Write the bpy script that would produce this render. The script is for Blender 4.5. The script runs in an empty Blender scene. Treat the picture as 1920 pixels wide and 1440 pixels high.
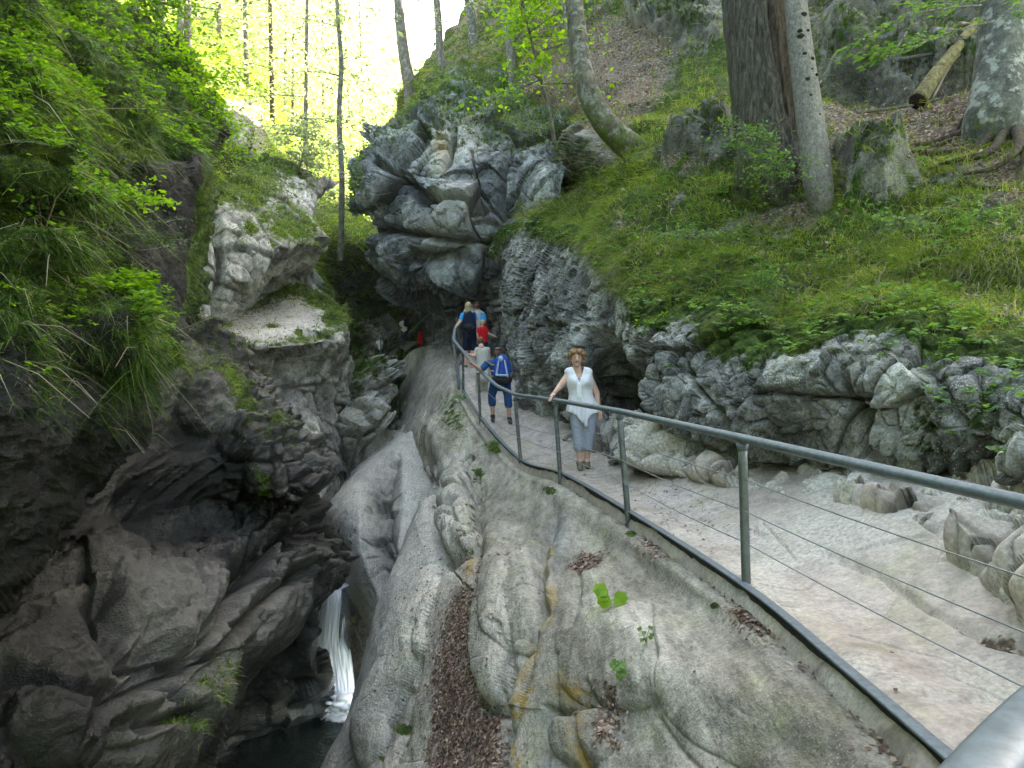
import bpy, bmesh, math, random
import numpy as np
from mathutils import Vector, Matrix
random.seed(7)
RNG = np.random.default_rng(11)
R = math.radians
C = bpy.context.scene.collection
F = 1397.0
STEP = 2.6          # sampling step of the terrain control grids

def P(px, py, d):
    return ((px-960)/F*d, d, (720-py)/F*d)

# ------------------------------------------------------------------ tagging
def tag(o, label=None, cat=None, group=None, kind=None):
    if label: o['label'] = label
    if cat: o['category'] = cat
    if group: o['group'] = group
    if kind: o['kind'] = kind
    return o

def empty(name, loc=(0,0,0), rz=0.0, label=None, cat=None, group=None):
    o = bpy.data.objects.new(name, None); C.objects.link(o)
    o.empty_display_size = 0.1
    o.location = loc; o.rotation_euler = (0,0,rz)
    return tag(o, label, cat, group)

def copy_tree(o, parent=None):
    c = o.copy(); C.objects.link(c)
    if parent: c.parent = parent
    for ch in list(o.children): copy_tree(ch, c)
    return c

def mesh_np(name, V, faces, mat, parent=None, smooth=True, attrs=None, loc=None):
    """faces: list of int arrays (n,k)"""
    V = np.asarray(V, dtype=np.float32)
    me = bpy.data.meshes.new(name)
    if not isinstance(faces, (list, tuple)): faces = [faces]
    faces = [np.asarray(f, dtype=np.int32) for f in faces if len(f)]
    nl = sum(f.size for f in faces); nf = sum(len(f) for f in faces)
    me.vertices.add(len(V)); me.vertices.foreach_set('co', V.ravel())
    me.loops.add(nl); me.polygons.add(nf)
    me.loops.foreach_set('vertex_index', np.concatenate([f.ravel() for f in faces]))
    tot = np.concatenate([np.full(len(f), f.shape[1], dtype=np.int32) for f in faces])
    st = np.concatenate([[0], np.cumsum(tot)[:-1]]).astype(np.int32)
    me.polygons.foreach_set('loop_start', st)
    try: me.polygons.foreach_set('loop_total', tot)
    except Exception: pass
    me.update(calc_edges=True)
    me.validate()
    if attrs:
        for k, a in attrs.items():
            a = np.asarray(a, dtype=np.float32)
            if a.ndim == 1:
                at = me.attributes.new(k, 'FLOAT', 'POINT'); at.data.foreach_set('value', a)
            else:
                at = me.attributes.new(k, 'FLOAT_COLOR', 'POINT')
                if a.shape[1] == 3: a = np.concatenate([a, np.ones((len(a),1),np.float32)],1)
                at.data.foreach_set('color', a.ravel())
    if smooth: me.polygons.foreach_set('use_smooth', np.ones(nf, dtype=bool))
    if mat: me.materials.append(mat)
    o = bpy.data.objects.new(name, me); C.objects.link(o)
    if parent: o.parent = parent
    if loc is not None: o.location = loc
    return o

# ------------------------------------------------------------------ noise
def _h(ix, iy, iz, seed):
    with np.errstate(over='ignore'):
        h = ix.astype(np.uint32)*np.uint32(374761393) + iy.astype(np.uint32)*np.uint32(668265263) \
            + iz.astype(np.uint32)*np.uint32(2147483647) + np.uint32((seed*974634777+12345) & 0xffffffff)
        h = (h ^ (h >> np.uint32(13)))*np.uint32(1274126177)
        h = (h ^ (h >> np.uint32(16)))*np.uint32(2246822519)
        h = h ^ (h >> np.uint32(15))
    return h
def _f(h): return h.astype(np.float32)/np.float32(4294967295.0)
def _i(a): return a.astype(np.int64).astype(np.int32).view(np.uint32)

def vnoise(p, seed=0):
    """gradient noise, about -1..1"""
    p = np.asarray(p, dtype=np.float64)
    i = np.floor(p); f = (p-i)
    w = f*f*f*(f*(f*6-15)+10)
    ix, iy, iz = [_i(i[:,k]) for k in range(3)]
    out = np.zeros(len(p))
    for a in (0,1):
        for b in (0,1):
            for c in (0,1):
                h = _h(ix+np.uint32(a), iy+np.uint32(b), iz+np.uint32(c), seed)
                gx = (h & np.uint32(1023)).astype(np.float64)/511.5-1
                gy = ((h >> np.uint32(10)) & np.uint32(1023)).astype(np.float64)/511.5-1
                gz = ((h >> np.uint32(20)) & np.uint32(1023)).astype(np.float64)/511.5-1
                dd = gx*(f[:,0]-a)+gy*(f[:,1]-b)+gz*(f[:,2]-c)
                ww = (w[:,0] if a else 1-w[:,0])*(w[:,1] if b else 1-w[:,1])*(w[:,2] if c else 1-w[:,2])
                out += dd*ww
    return out*1.4

def fbm(p, octs=4, seed=0, gain=.5, ridged=False):
    out = 0; a = 1.0; s = 0.0; q = np.array(p, dtype=np.float64)
    for o in range(octs):
        n = vnoise(q, seed+o*17)
        if ridged: n = 1-2*np.abs(n)
        out = out + n*a; s += a; a *= gain; q = q*2.03+5.3
    return out/s

def cells(q, seed=0):
    q = np.asarray(q, dtype=np.float64)
    i = np.floor(q); f = (q-i).astype(np.float32)
    ix, iy, iz = [_i(i[:,k]) for k in range(3)]
    n = len(q)
    F1 = np.full(n, 9.0, np.float32); F2 = np.full(n, 9.0, np.float32)
    D = np.zeros((n,3), np.float32); H = np.zeros(n, np.uint32)
    for a in (-1,0,1):
        for b in (-1,0,1):
            for c in (-1,0,1):
                h = _h(ix+np.array(a).astype(np.int32).view(np.uint32), iy+np.array(b).astype(np.int32).view(np.uint32),
                       iz+np.array(c).astype(np.int32).view(np.uint32), seed)
                ox = a+_f((h*np.uint32(747796405)))*.9+.05-f[:,0]
                oy = b+_f((h*np.uint32(2891336453)))*.9+.05-f[:,1]
                oz = c+_f((h*np.uint32(1181783497)))*.9+.05-f[:,2]
                dd = np.sqrt(ox*ox+oy*oy+oz*oz)
                m = dd < F1
                F2 = np.where(m, F1, np.minimum(F2, dd))
                F1 = np.where(m, dd, F1)
                D[m,0] = -ox[m]; D[m,1] = -oy[m]; D[m,2] = -oz[m]
                H = np.where(m, h, H)
    return F1, F2, D, H

def rotm(rx, ry, rz):
    return np.array(Matrix.Rotation(R(rz),3,'Z') @ Matrix.Rotation(R(ry),3,'Y') @ Matrix.Rotation(R(rx),3,'X'))

def sm(a, b, x):
    t = np.clip((x-a)/(b-a), 0, 1); return t*t*(3-2*t)

def blocks(p, scale, seed, M=None, aniso=(1,1,1), warp=.35, tilt=.9, crack=.35, cw=.12, info=None):
    q = np.asarray(p)
    if M is not None: q = q @ M
    q = q/scale/np.array(aniso)
    if warp: 
        q = q + warp*np.stack([vnoise(q*.8+k*31.7, seed+k) for k in range(3)],1)
    F1,F2,D,H = cells(q, seed)
    r0 = _f(H)-.5
    t = np.stack([_f(H*np.uint32(2654435761)), _f(H*np.uint32(2246822519)), _f(H*np.uint32(3266489917))],1)-.5
    h = r0 + (D*t).sum(1)*2*tilt
    c = 1-sm(0, cw, F2-F1)
    if info is not None: info.append((r0.astype(np.float32)*2, c))
    return h - crack*c

# ------------------------------------------------------------------ image-plane helpers (used once, to place real geometry)
def seg_dist(px, py, poly):
    best = np.full(px.shape, 1e9); side = np.zeros(px.shape)
    for (x0,y0),(x1,y1) in zip(poly[:-1], poly[1:]):
        dx, dy = x1-x0, y1-y0; L = dx*dx+dy*dy+1e-9
        t = np.clip(((px-x0)*dx+(py-y0)*dy)/L, 0, 1)
        d = np.hypot(px-x0-t*dx, py-y0-t*dy)
        s = np.sign((px-x0)*dy-(py-y0)*dx)
        m = d < best
        best = np.where(m, d, best); side = np.where(m, s, side)
    return best, side

def inpoly(px, py, poly, soft=12):
    n = len(poly); c = np.zeros(px.shape, bool)
    j = n-1
    for i in range(n):
        xi, yi = poly[i]; xj, yj = poly[j]
        m = ((yi > py) != (yj > py)) & (px < (xj-xi)*(py-yi)/((yj-yi) or 1e-9)+xi)
        c ^= m; j = i
    d, _ = seg_dist(px, py, list(poly)+[poly[0]])
    return np.where(c, .5+np.clip(d/soft,0,1)*.5, .5-np.clip(d/soft,0,1)*.5)

def proj(V):
    d = np.maximum(V[...,1], .05)
    return 960+F*V[...,0]/d, 720-F*V[...,2]/d

def cr_interp(A, counts):
    """Catmull-Rom along axis 0, counts[i] samples in segment i"""
    n = len(A); out = []
    for i in range(n-1):
        p0 = A[i-1] if i > 0 else 2*A[0]-A[1]
        p1, p2 = A[i], A[i+1]
        p3 = A[i+2] if i+2 < n else 2*A[-1]-A[-2]
        k = counts[i]
        t = np.arange(k)/k
        for s in t:
            out.append(.5*((2*p1)+(-p0+p2)*s+(2*p0-5*p1+4*p2-p3)*s*s+(-p0+3*p1-3*p2+p3)*s**3))
    out.append(A[-1])
    return np.array(out)

class Patch: pass
FLAT = {'cliff':1,'overhanging_cliff':1,'rock_bench':1,'inner_gorge_wall':1}

def patch(ctrl, step=None, maxoff=14):
    step = step or STEP
    A = np.array([[(p[1:] if p[0] == 'w' else P(*p)) for p in row] for row in ctrl], dtype=float)
    px, py = proj(A)
    def inside(x, y): return (x > -60) & (x < 1980) & (y > -60) & (y < 1500)
    ins = inside(px, py)
    def counts(px, py, ins, axis):
        L = np.hypot(np.diff(px, axis=axis), np.diff(py, axis=axis))
        a = np.take(ins, range(ins.shape[axis]-1), axis) | np.take(ins, range(1, ins.shape[axis]), axis)
        L = np.where(a, np.minimum(L, 520), 0)
        m = L.max(axis=1-axis)
        return [max(maxoff, int(math.ceil(v/step))) for v in m]
    cr, cc = counts(px, py, ins, 0), counts(px, py, ins, 1)
    G = cr_interp(A, cr)
    G = np.swapaxes(cr_interp(np.swapaxes(G,0,1), cc),0,1)
    o = Patch(); o.G = G; o.shape = G.shape[:2]
    o.V = G.reshape(-1,3).copy()
    o.update()
    # orient towards the viewer side
    v = -o.V; x_, y_ = proj(o.V); k_ = (x_>0)&(x_<1920)&(y_>0)&(y_<1440)
    if (o.N*v).sum(1)[k_].mean() < 0: o.flip = True; o.update()
    o.px, o.py = proj(o.V)
    return o
def _upd(self):
    G = self.V.reshape(self.shape+(3,))
    du = np.gradient(G, axis=1); dv = np.gradient(G, axis=0)
    n = np.cross(du, dv); n /= (np.linalg.norm(n, axis=2, keepdims=True)+1e-9)
    if getattr(self,'flip',False): n = -n
    self.N = n.reshape(-1,3)
Patch.update = _upd
Patch.flip = False
def _smoothN(self, k=6):
    G = self.N.reshape(self.shape+(3,)).copy()
    for _ in range(k):
        for ax in (0,1):
            a = np.concatenate([np.take(G,[0],ax),G,np.take(G,[-1],ax)],ax)
            n = G.shape[ax]
            G = (np.take(a,range(n),ax)+np.take(a,range(1,n+1),ax)+np.take(a,range(2,n+2),ax))/3
    G /= np.linalg.norm(G,axis=2,keepdims=True)+1e-9
    return G.reshape(-1,3)
Patch.smoothN = _smoothN
def _disp(self, h, n=None):
    self.V = self.V + (self.N if n is None else n)*np.asarray(h)[:,None]
Patch.disp = _disp
def groove(p, poly, w, depth, step=0.0):
    d, s = seg_dist(p.px, p.py, poly)
    wob = 1+.5*vnoise(p.V*3.1, 5)
    h = -depth*np.exp(-(d/(w*wob))**2)
    if step: h += step*(s > 0)*np.exp(-(d/(w*5))**2)
    return h
def lump(p, x, y, rx, ry, rot, h, pw=2.0, edge=.5):
    c, s = math.cos(R(rot)), math.sin(R(rot))
    wx = 14*vnoise(p.V*1.6+7, 3); wy = 14*vnoise(p.V*1.6-9, 4)
    u = ((p.px-x+wx)*c+(p.py-y+wy)*s)/rx; v = (-(p.px-x+wx)*s+(p.py-y+wy)*c)/ry
    r = (np.abs(u)**pw+np.abs(v)**pw)**(1/pw)
    return h*np.clip(1-r**2.2, 0, 1)**edge
def build(p, name, mat, attrs=None, parent=None):
    nr, nc = p.shape
    idx = np.arange(nr*nc).reshape(nr,nc)
    q = np.stack([idx[:-1,:-1].ravel(), idx[:-1,1:].ravel(), idx[1:,1:].ravel(), idx[1:,:-1].ravel()],1)
    if not p.flip: q = q[:, ::-1]
    p.update()
    o = mesh_np(name, p.V, q[:, ::-1] if False else q, mat, parent=parent, attrs=attrs)
    p.obj = o
    if FLAT.get(name): o.data.polygons.foreach_set('use_smooth', np.zeros(len(o.data.polygons), bool))
    return o
# ------------------------------------------------------------------ materials
class NT:
    def __init__(s, name, kind='MAT'):
        s.m = bpy.data.materials.new(name); s.m.use_nodes = True
        s.t = s.m.node_tree; s.t.nodes.clear()
        s.out = s.t.nodes.new('ShaderNodeOutputMaterial')
    def n(s, typ, **kw):
        nd = s.t.nodes.new(typ)
        for k, v in kw.items():
            if k.startswith('i_'):
                nd.inputs[k[2:].replace('_',' ')].default_value = v
            else: setattr(nd, k, v)
        return nd
    def l(s, a, b): s.t.links.new(a, b)
    def noise(s, scale, detail=4, rough=.55, vec=None, dist=0.0):
        nd = s.n('ShaderNodeTexNoise'); nd.inputs['Scale'].default_value = scale
        nd.inputs['Detail'].default_value = detail; nd.inputs['Roughness'].default_value = rough
        nd.inputs['Distortion'].default_value = dist
        s.l(vec or s.vec, nd.inputs['Vector']); return nd.outputs['Fac']
    def vor(s, scale, feature='F1', vec=None, rand=1.0):
        nd = s.n('ShaderNodeTexVoronoi', feature=feature); nd.inputs['Scale'].default_value = scale
        s.l(vec or s.vec, nd.inputs['Vector']); return nd.outputs['Distance']
    def ramp(s, fac, stops, interp='LINEAR'):
        nd = s.n('ShaderNodeValToRGB'); cr = nd.color_ramp; cr.interpolation = interp
        while len(cr.elements) < len(stops): cr.elements.new(.5)
        for e, (p, c) in zip(cr.elements, stops):
            e.position = p; e.color = (c,c,c,1) if isinstance(c,(int,float)) else (*c,1)
        s.l(fac, nd.inputs['Fac']); return nd.outputs['Color']
    def mix(s, fac, a, b, mode='MIX'):
        nd = s.n('ShaderNodeMix', data_type='RGBA', blend_type=mode)
        for inp, v in ((nd.inputs['Factor'], fac), (nd.inputs[6], a), (nd.inputs[7], b)):
            if isinstance(v, (int,float)): inp.default_value = v if inp.type=='VALUE' else (v,v,v,1)
            elif isinstance(v, tuple): inp.default_value = (*v,1) if len(v)==3 else v
            else: s.l(v, inp)
        return nd.outputs[2]
    def math(s, op, a, b=0.0, c=None, clamp=False):
        nd = s.n('ShaderNodeMath', operation=op); nd.use_clamp = clamp
        for i, v in enumerate((a,b) if c is None else (a,b,c)):
            if isinstance(v,(int,float)): nd.inputs[i].default_value = v
            else: s.l(v, nd.inputs[i])
        return nd.outputs[0]
    def attr(s, name, out='Fac'):
        nd = s.n('ShaderNodeAttribute', attribute_name=name); return nd.outputs[out]
    def coords(s, kind='Object', scale=None, rot=None):
        tc = s.n('ShaderNodeTexCoord'); s.vec = tc.outputs[kind]
        if scale or rot:
            mp = s.n('ShaderNodeMapping')
            if rot: mp.inputs['Rotation'].default_value = tuple(R(a) for a in rot)
            if scale: mp.inputs['Scale'].default_value = scale
            s.l(s.vec, mp.inputs['Vector']); return mp.outputs['Vector']
        return s.vec
    def bsdf(s, color, rough=.8, bump=None, bdist=.02, bstr=1.0, spec=.3, metal=0.0, **kw):
        b = s.n('ShaderNodeBsdfPrincipled')
        for key, v in (('Base Color',color),('Roughness',rough),('Metallic',metal),('Specular IOR Level',spec)):
            if isinstance(v,(int,float)): b.inputs[key].default_value = v
            elif isinstance(v, tuple): b.inputs[key].default_value = (*v,1)
            else: s.l(v, b.inputs[key])
        for k, v in kw.items(): b.inputs[k.replace('_',' ')].default_value = v
        if bump is not None:
            bn = s.n('ShaderNodeBump'); bn.inputs['Distance'].default_value = bdist; bn.inputs['Strength'].default_value = bstr
            s.l(bump, bn.inputs['Height']); s.l(bn.outputs['Normal'], b.inputs['Normal'])
        s.l(b.outputs[0], s.out.inputs['Surface']); s.b = b
        return s.m

def rock_mat(name, dark, mid, light, fleck=.3, stretch=(1,1,1), rot=(0,0,0), rough=.85, scale=1.0, spec=.25, bstr=1.0, bdist=.04, litter=False, ochre=False, mosscol=None, con=1.0):
    t = NT(name); t.coords('Object')
    sv = t.n('ShaderNodeMapping'); sv.inputs['Rotation'].default_value = tuple(R(a) for a in rot); sv.inputs['Scale'].default_value = stretch
    t.l(t.vec, sv.inputs['Vector']); sv = sv.outputs[0]
    n1 = t.noise(1.1*scale, 4, .6, sv, .4)
    n2 = t.noise(7*scale, 5, .68, sv)
    n3 = t.noise(34*scale, 4, .72)
    base = t.ramp(n1, [(.3,dark),(.5,mid),(.68,light)])
    c2 = t.ramp(n2, [(.32,.42),(.5,1.0),(.68,1.45)])
    col = t.mix(con, base, c2, 'MULTIPLY')
    c3 = t.ramp(n3, [(.34,.5),(.52,1.0),(.66,1.4)])
    col = t.mix(.85*con, col, c3, 'MULTIPLY')
    # pale lichen flecks and dark specks
    v = t.vor(46*scale)
    big = t.noise(3.3*scale, 2)
    fl = t.math('MULTIPLY', t.ramp(t.math('ADD', v, t.math('MULTIPLY', n3, .35)), [(.30,1),(.44,0)]), t.ramp(big, [(.45,0),(.6,1)]))
    fl = t.math('MULTIPLY', fl, fleck)
    col = t.mix(fl, col, (light[0]*1.7,light[1]*1.7,light[2]*1.7))
    # greenish algae film in broad shapes
    al = t.ramp(t.noise(2.3, 3, .6), [(.52,0),(.72,.45)])
    col = t.mix(al, col, t.mix(1.0, col, (.75,.85,.5), 'MULTIPLY'))
    # each fractured block has its own grey; the joints are darkened
    col = t.mix(1.0, col, t.ramp(t.math('ADD', t.attr('blk'), .5), [(.1,.62),(.5,1.0),(.9,1.38)]), 'MULTIPLY')
    col = t.mix(t.math('MULTIPLY', t.attr('crk'), .9), col, t.mix(1.0, (.06,.058,.045), c3, 'MULTIPLY'))
    # attributes
    pale = t.attr('pale'); col = t.mix(pale, col, t.mix(1.0, (.62,.60,.53), c3, 'MULTIPLY'))
    blue = t.attr('blue'); col = t.mix(blue, col, t.mix(1.0, (.16,.20,.22), c2, 'MULTIPLY'))
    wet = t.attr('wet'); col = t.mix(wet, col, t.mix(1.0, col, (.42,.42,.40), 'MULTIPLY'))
    if ochre:
        och = t.attr('ochre'); och = t.math('MULTIPLY', och, t.ramp(t.noise(14,3,.7), [(.38,0),(.52,1)]))
        col = t.mix(och, col, (.33,.22,.06))
    soil = t.attr('soil')
    scol = t.ramp(t.noise(30,3,.7), [(.3,(.035,.026,.018)),(.5,(.10,.075,.052)),(.68,(.22,.17,.125))])
    if litter:
        vv = t.n('ShaderNodeTexVoronoi'); vv.inputs['Scale'].default_value = 34; t.l(t.vec, vv.inputs['Vector'])
        sep = t.n('ShaderNodeSeparateColor'); t.l(vv.outputs['Color'], sep.inputs[0])
        lcol = t.ramp(sep.outputs[0], [(0,(.05,.035,.028)),(.35,(.16,.10,.075)),(.7,(.31,.23,.18)),(.95,(.54,.46,.38))])
        scol = t.mix(.6, scol, lcol)
    sedge = t.math('ADD', soil, t.math('MULTIPLY', t.math('SUBTRACT', t.noise(9,3,.7), .5), 1.1))
    sf = t.ramp(sedge, [(.45,0),(.58,1)])
    col = t.mix(sf, col, scol)
    moss = t.attr('moss')
    medge = t.math('ADD', moss, t.math('MULTIPLY', t.math('SUBTRACT', t.noise(6,4,.72), .5), 1.5))
    mf = t.ramp(medge, [(.44,0),(.60,1)])
    mcol = t.ramp(t.noise(11,4,.7), [(.3,(.014,.034,.004)),(.5,(.045,.10,.010)),(.68,(.14,.225,.022))])
    mcol = t.mix(t.ramp(t.noise(1.7,1), [(.45,0),(.62,.6)]), mcol, t.mix(1.0, mcol, (1.3,.9,.5), 'MULTIPLY'))
    if mosscol: mcol = t.mix(1.0, mcol, mosscol, 'MULTIPLY')
    col = t.mix(mf, col, mcol)
    rg = t.math('SUBTRACT', rough, t.math('MULTIPLY', wet, .45))
    rg = t.math('ADD', rg, t.math('MULTIPLY', t.math('SUBTRACT', n3, .5), .3), clamp=True)
    bh = t.math('ADD', t.math('MULTIPLY', n2, 1.0), t.math('MULTIPLY', n3, .55))
    bh = t.math('ADD', bh, t.math('MULTIPLY', t.math('MULTIPLY', mf, n3), 1.5))
    if litter: bh = t.math('ADD', bh, t.math('MULTIPLY', t.math('MULTIPLY', sf, sep.outputs[1]), .9))
    return t.bsdf(col, rg, bh, bdist=bdist, bstr=bstr, spec=spec)

def leaf_mat(name, c1, c2, c3=None, trans=.45, rough=.55, spec=.3, tt=(1.5,1.45,.55)):
    t = NT(name); t.coords('Object')
    g = t.n('ShaderNodeAttribute', attribute_name='rnd').outputs['Fac']
    n = t.noise(1.3, 3)
    f = t.math('ADD', t.math('MULTIPLY', g, .7), t.math('MULTIPLY', n, .4))
    stops = [(.15,c1),(.6,c2)] + ([(.95,c3)] if c3 else [])
    col = t.ramp(f, stops)
    b = t.n('ShaderNodeBsdfPrincipled'); t.l(col, b.inputs['Base Color'])
    b.inputs['Roughness'].default_value = rough; b.inputs['Specular IOR Level'].default_value = spec
    tr = t.n('ShaderNodeBsdfTranslucent'); t.l(t.mix(1.0, col, tt, 'MULTIPLY'), tr.inputs['Color'])
    mx = t.n('ShaderNodeMixShader'); mx.inputs[0].default_value = trans
    t.l(b.outputs[0], mx.inputs[1]); t.l(tr.outputs[0], mx.inputs[2]); t.l(mx.outputs[0], t.out.inputs['Surface'])
    return t.m

def bark_mat(name, dark, mid, light, vs=(1,1,.18), scale=14, moss=.0, patch_=0.0, bd=.02):
    t = NT(name); t.coords('Object')
    mp = t.n('ShaderNodeMapping'); mp.inputs['Scale'].default_value = vs; t.l(t.vec, mp.inputs['Vector'])
    v = mp.outputs[0]
    n = t.noise(scale, 7, .7, v, .6); n2 = t.noise(scale*3.5, 5, .7)
    col = t.ramp(n, [(.33,dark),(.5,mid),(.68,light)])
    col = t.mix(.8, col, t.ramp(n2, [(.3,.6),(.7,1.35)]), 'MULTIPLY')
    if patch_:
        pf = t.ramp(t.noise(5,5,.7), [(.52,0),(.60,patch_)]); col = t.mix(pf, col, (.42,.44,.40))
    ma = t.attr('moss')
    mf = t.ramp(t.math('ADD', ma, t.math('MULTIPLY', t.math('SUBTRACT', t.noise(7,5,.7), .5), 2.4)), [(.42,0),(.75,1)])
    col = t.mix(mf, col, t.ramp(n2, [(.3,(.03,.055,.01)),(.7,(.14,.19,.03))]))
    bh = t.math('ADD', n, t.math('MULTIPLY', n2, .4))
    return t.bsdf(col, .9, bh, bdist=bd, spec=.15)

M = {}
M['rock_cliff'] = rock_mat('grey_limestone', (.07,.075,.07),(.20,.205,.195),(.46,.46,.43), fleck=.9)
M['rock_over'] = rock_mat('blue_grey_limestone', (.055,.063,.068),(.15,.165,.17),(.36,.375,.38), fleck=.4, ochre=True)
M['rock_apron'] = rock_mat('worn_limestone_apron', (.19,.17,.135),(.33,.302,.248),(.47,.435,.365), fleck=.35, stretch=(1.6,.5,.5), rough=.8, con=.72, bstr=.8, litter=True, ochre=True)
M['rock_path'] = rock_mat('trodden_limestone', (.37,.315,.27),(.455,.395,.345),(.53,.47,.42), fleck=.05, rough=.85, bstr=.4, con=.45)
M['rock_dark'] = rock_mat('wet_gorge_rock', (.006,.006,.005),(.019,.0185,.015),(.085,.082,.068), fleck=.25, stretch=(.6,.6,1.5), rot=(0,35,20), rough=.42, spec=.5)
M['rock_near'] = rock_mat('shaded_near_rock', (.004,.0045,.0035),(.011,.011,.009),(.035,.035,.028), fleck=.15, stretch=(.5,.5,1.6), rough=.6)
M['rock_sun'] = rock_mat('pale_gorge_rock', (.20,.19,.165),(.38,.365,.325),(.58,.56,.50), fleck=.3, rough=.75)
M['rock_mid'] = rock_mat('mossy_gorge_rock', (.075,.075,.06),(.18,.178,.15),(.34,.33,.28), fleck=.3, rough=.7, ochre=True)
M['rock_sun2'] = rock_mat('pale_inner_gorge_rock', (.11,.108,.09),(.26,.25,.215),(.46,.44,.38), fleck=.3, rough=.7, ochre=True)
M['hill'] = rock_mat('forest_floor_rock', (.05,.05,.042),(.12,.118,.10),(.26,.255,.225), fleck=.4, litter=True)
M['far_ground'] = rock_mat('sun_tinted_forest_floor', (.12,.12,.08),(.22,.21,.15),(.40,.38,.30), fleck=.0, mosscol=(2.4,2.1,2.2))  # moss tint multiplied up, painting in sunshine the slope lacks
def nrm0(a): return a/np.linalg.norm(a)
# ------------------------------------------------------------------ terrain
W = lambda x,y,z: ('w',x,y,z)
# path edge (kerb line) and cliff-foot line, world coordinates, near -> far
KERB = [(1.75,.6,-1.32),(1.55,1.6,-1.32),(1.52,2.5,-1.30),(1.51,3.3,-1.29),(1.46,4.7,-1.27),(1.12,7.1,-1.22),(.66,9.8,-1.18),(.128,11.9,-1.20),
        (-.6,14.6,-.66),(-1.08,16.6,-.12),(-1.32,18.3,.36),(-1.30,19.6,.62),(-1.5,21.5,.85)]
FOOT = [(4.4,.6,-.85),(4.2,1.6,-.8),(3.9,2.5,-.78),(3.6,3.4,-.75),(3.1,4.7,-.70),(2.35,7.1,-.85),(1.5,9.8,-.98),(1.15,11.9,-.95),
        (.5,14.6,-.5),(.12,16.6,-.02),(-.15,18.3,.38),(-.3,19.6,.65),(-.5,21.5,.9)]
def lerp3(a,b,t): return tuple(a[i]+(b[i]-a[i])*t for i in range(3))

INF = []
def inf_attrs(w=None):
    b = sum(i[0]*g_ for i,g_ in zip(INF,(.6,.4))); c = np.clip(np.maximum(INF[0][1]*.75, INF[-1][1]*.45),0,1)
    INF.clear()
    if w is not None: b = b*w; c = c*w
    return {'blk':b*.5,'crk':c}
# ---- path -------------------------------------------------------
rows = []
for k,f in zip(KERB,FOOT):
    kk = (k[0]-.02, k[1], k[2]-.06)
    a = lerp3(k,f,.28); b = lerp3(k,f,.6); g = (f[0]+.5,f[1]+.25,f[2]+.12)
    sag = .10
    rows.append([W(kk[0],kk[1],kk[2]-.7), W(*kk), W(a[0],a[1],k[2]+.02), W(b[0],b[1],k[2]*.5+f[2]*.5-.03), W(*f), W(*g)])
for k,f in (((-1.9,24,.95),(-.6,24.3,1.0)),((-2.3,27,.9),(-1.0,27.5,1.0))):
    rows.append([W(k[0],k[1],k[2]-.8), W(*k), W(*lerp3(k,f,.3)), W(*lerp3(k,f,.6)), W(*f), W(f[0]+.8,f[1],f[2]+.2)])
pt = patch(rows)
V = pt.V
h = .05*fbm(V*.9,3,3)+.022*fbm(V*4,4,9)
h += .05*blocks(V,.9,31,warp=.6,tilt=.6,crack=.15,cw=.05)*sm(1.2,2.4,V[:,0]+.15*(V[:,1]-4))
for poly,w,dp in [([(1550,1040),(1650,1075),(1740,1140),(1850,1200),(1920,1215)],9,.05),
                  ([(1740,1300),(1800,1315),(1860,1305),(1920,1310)],9,.03),
                  ([(1430,985),(1470,1030),(1490,1055)],3,.02),
                  ([(1740,980),(1770,1010),(1830,1030),(1900,1100)],12,.05)]:
    h += groove(pt,poly,w,dp)
pt.disp(h, np.tile([0,0,1.0],(len(V),1)))
stain = sm(.10,.20,fbm(V*3.2,4,21))*np.exp(-((pt.px-(1400+.9*(pt.py-1090)))/70)**2)*sm(1000,1080,pt.py)
wetp = np.clip(stain*.75,0,.75)
soil = .55*inpoly(pt.px,pt.py,[(1150,850),(1320,900),(1420,1010),(1300,1010),(1100,930),(940,840),(900,760),(960,740)],40)
soil = np.maximum(soil*.62, .8*inpoly(pt.px,pt.py,[(1790,1185),(1900,1195),(1925,1225),(1850,1215)],14))
pale = .5*sm(-.2,.3,fbm(V*1.1,3,88))*sm(1250,1500,pt.px+ (pt.py-900)*.6)
build(pt,'path',M['rock_path'],{'wet':wetp,'soil':soil,'pale':pale})
pt.obj['kind'] = 'structure'

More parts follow.
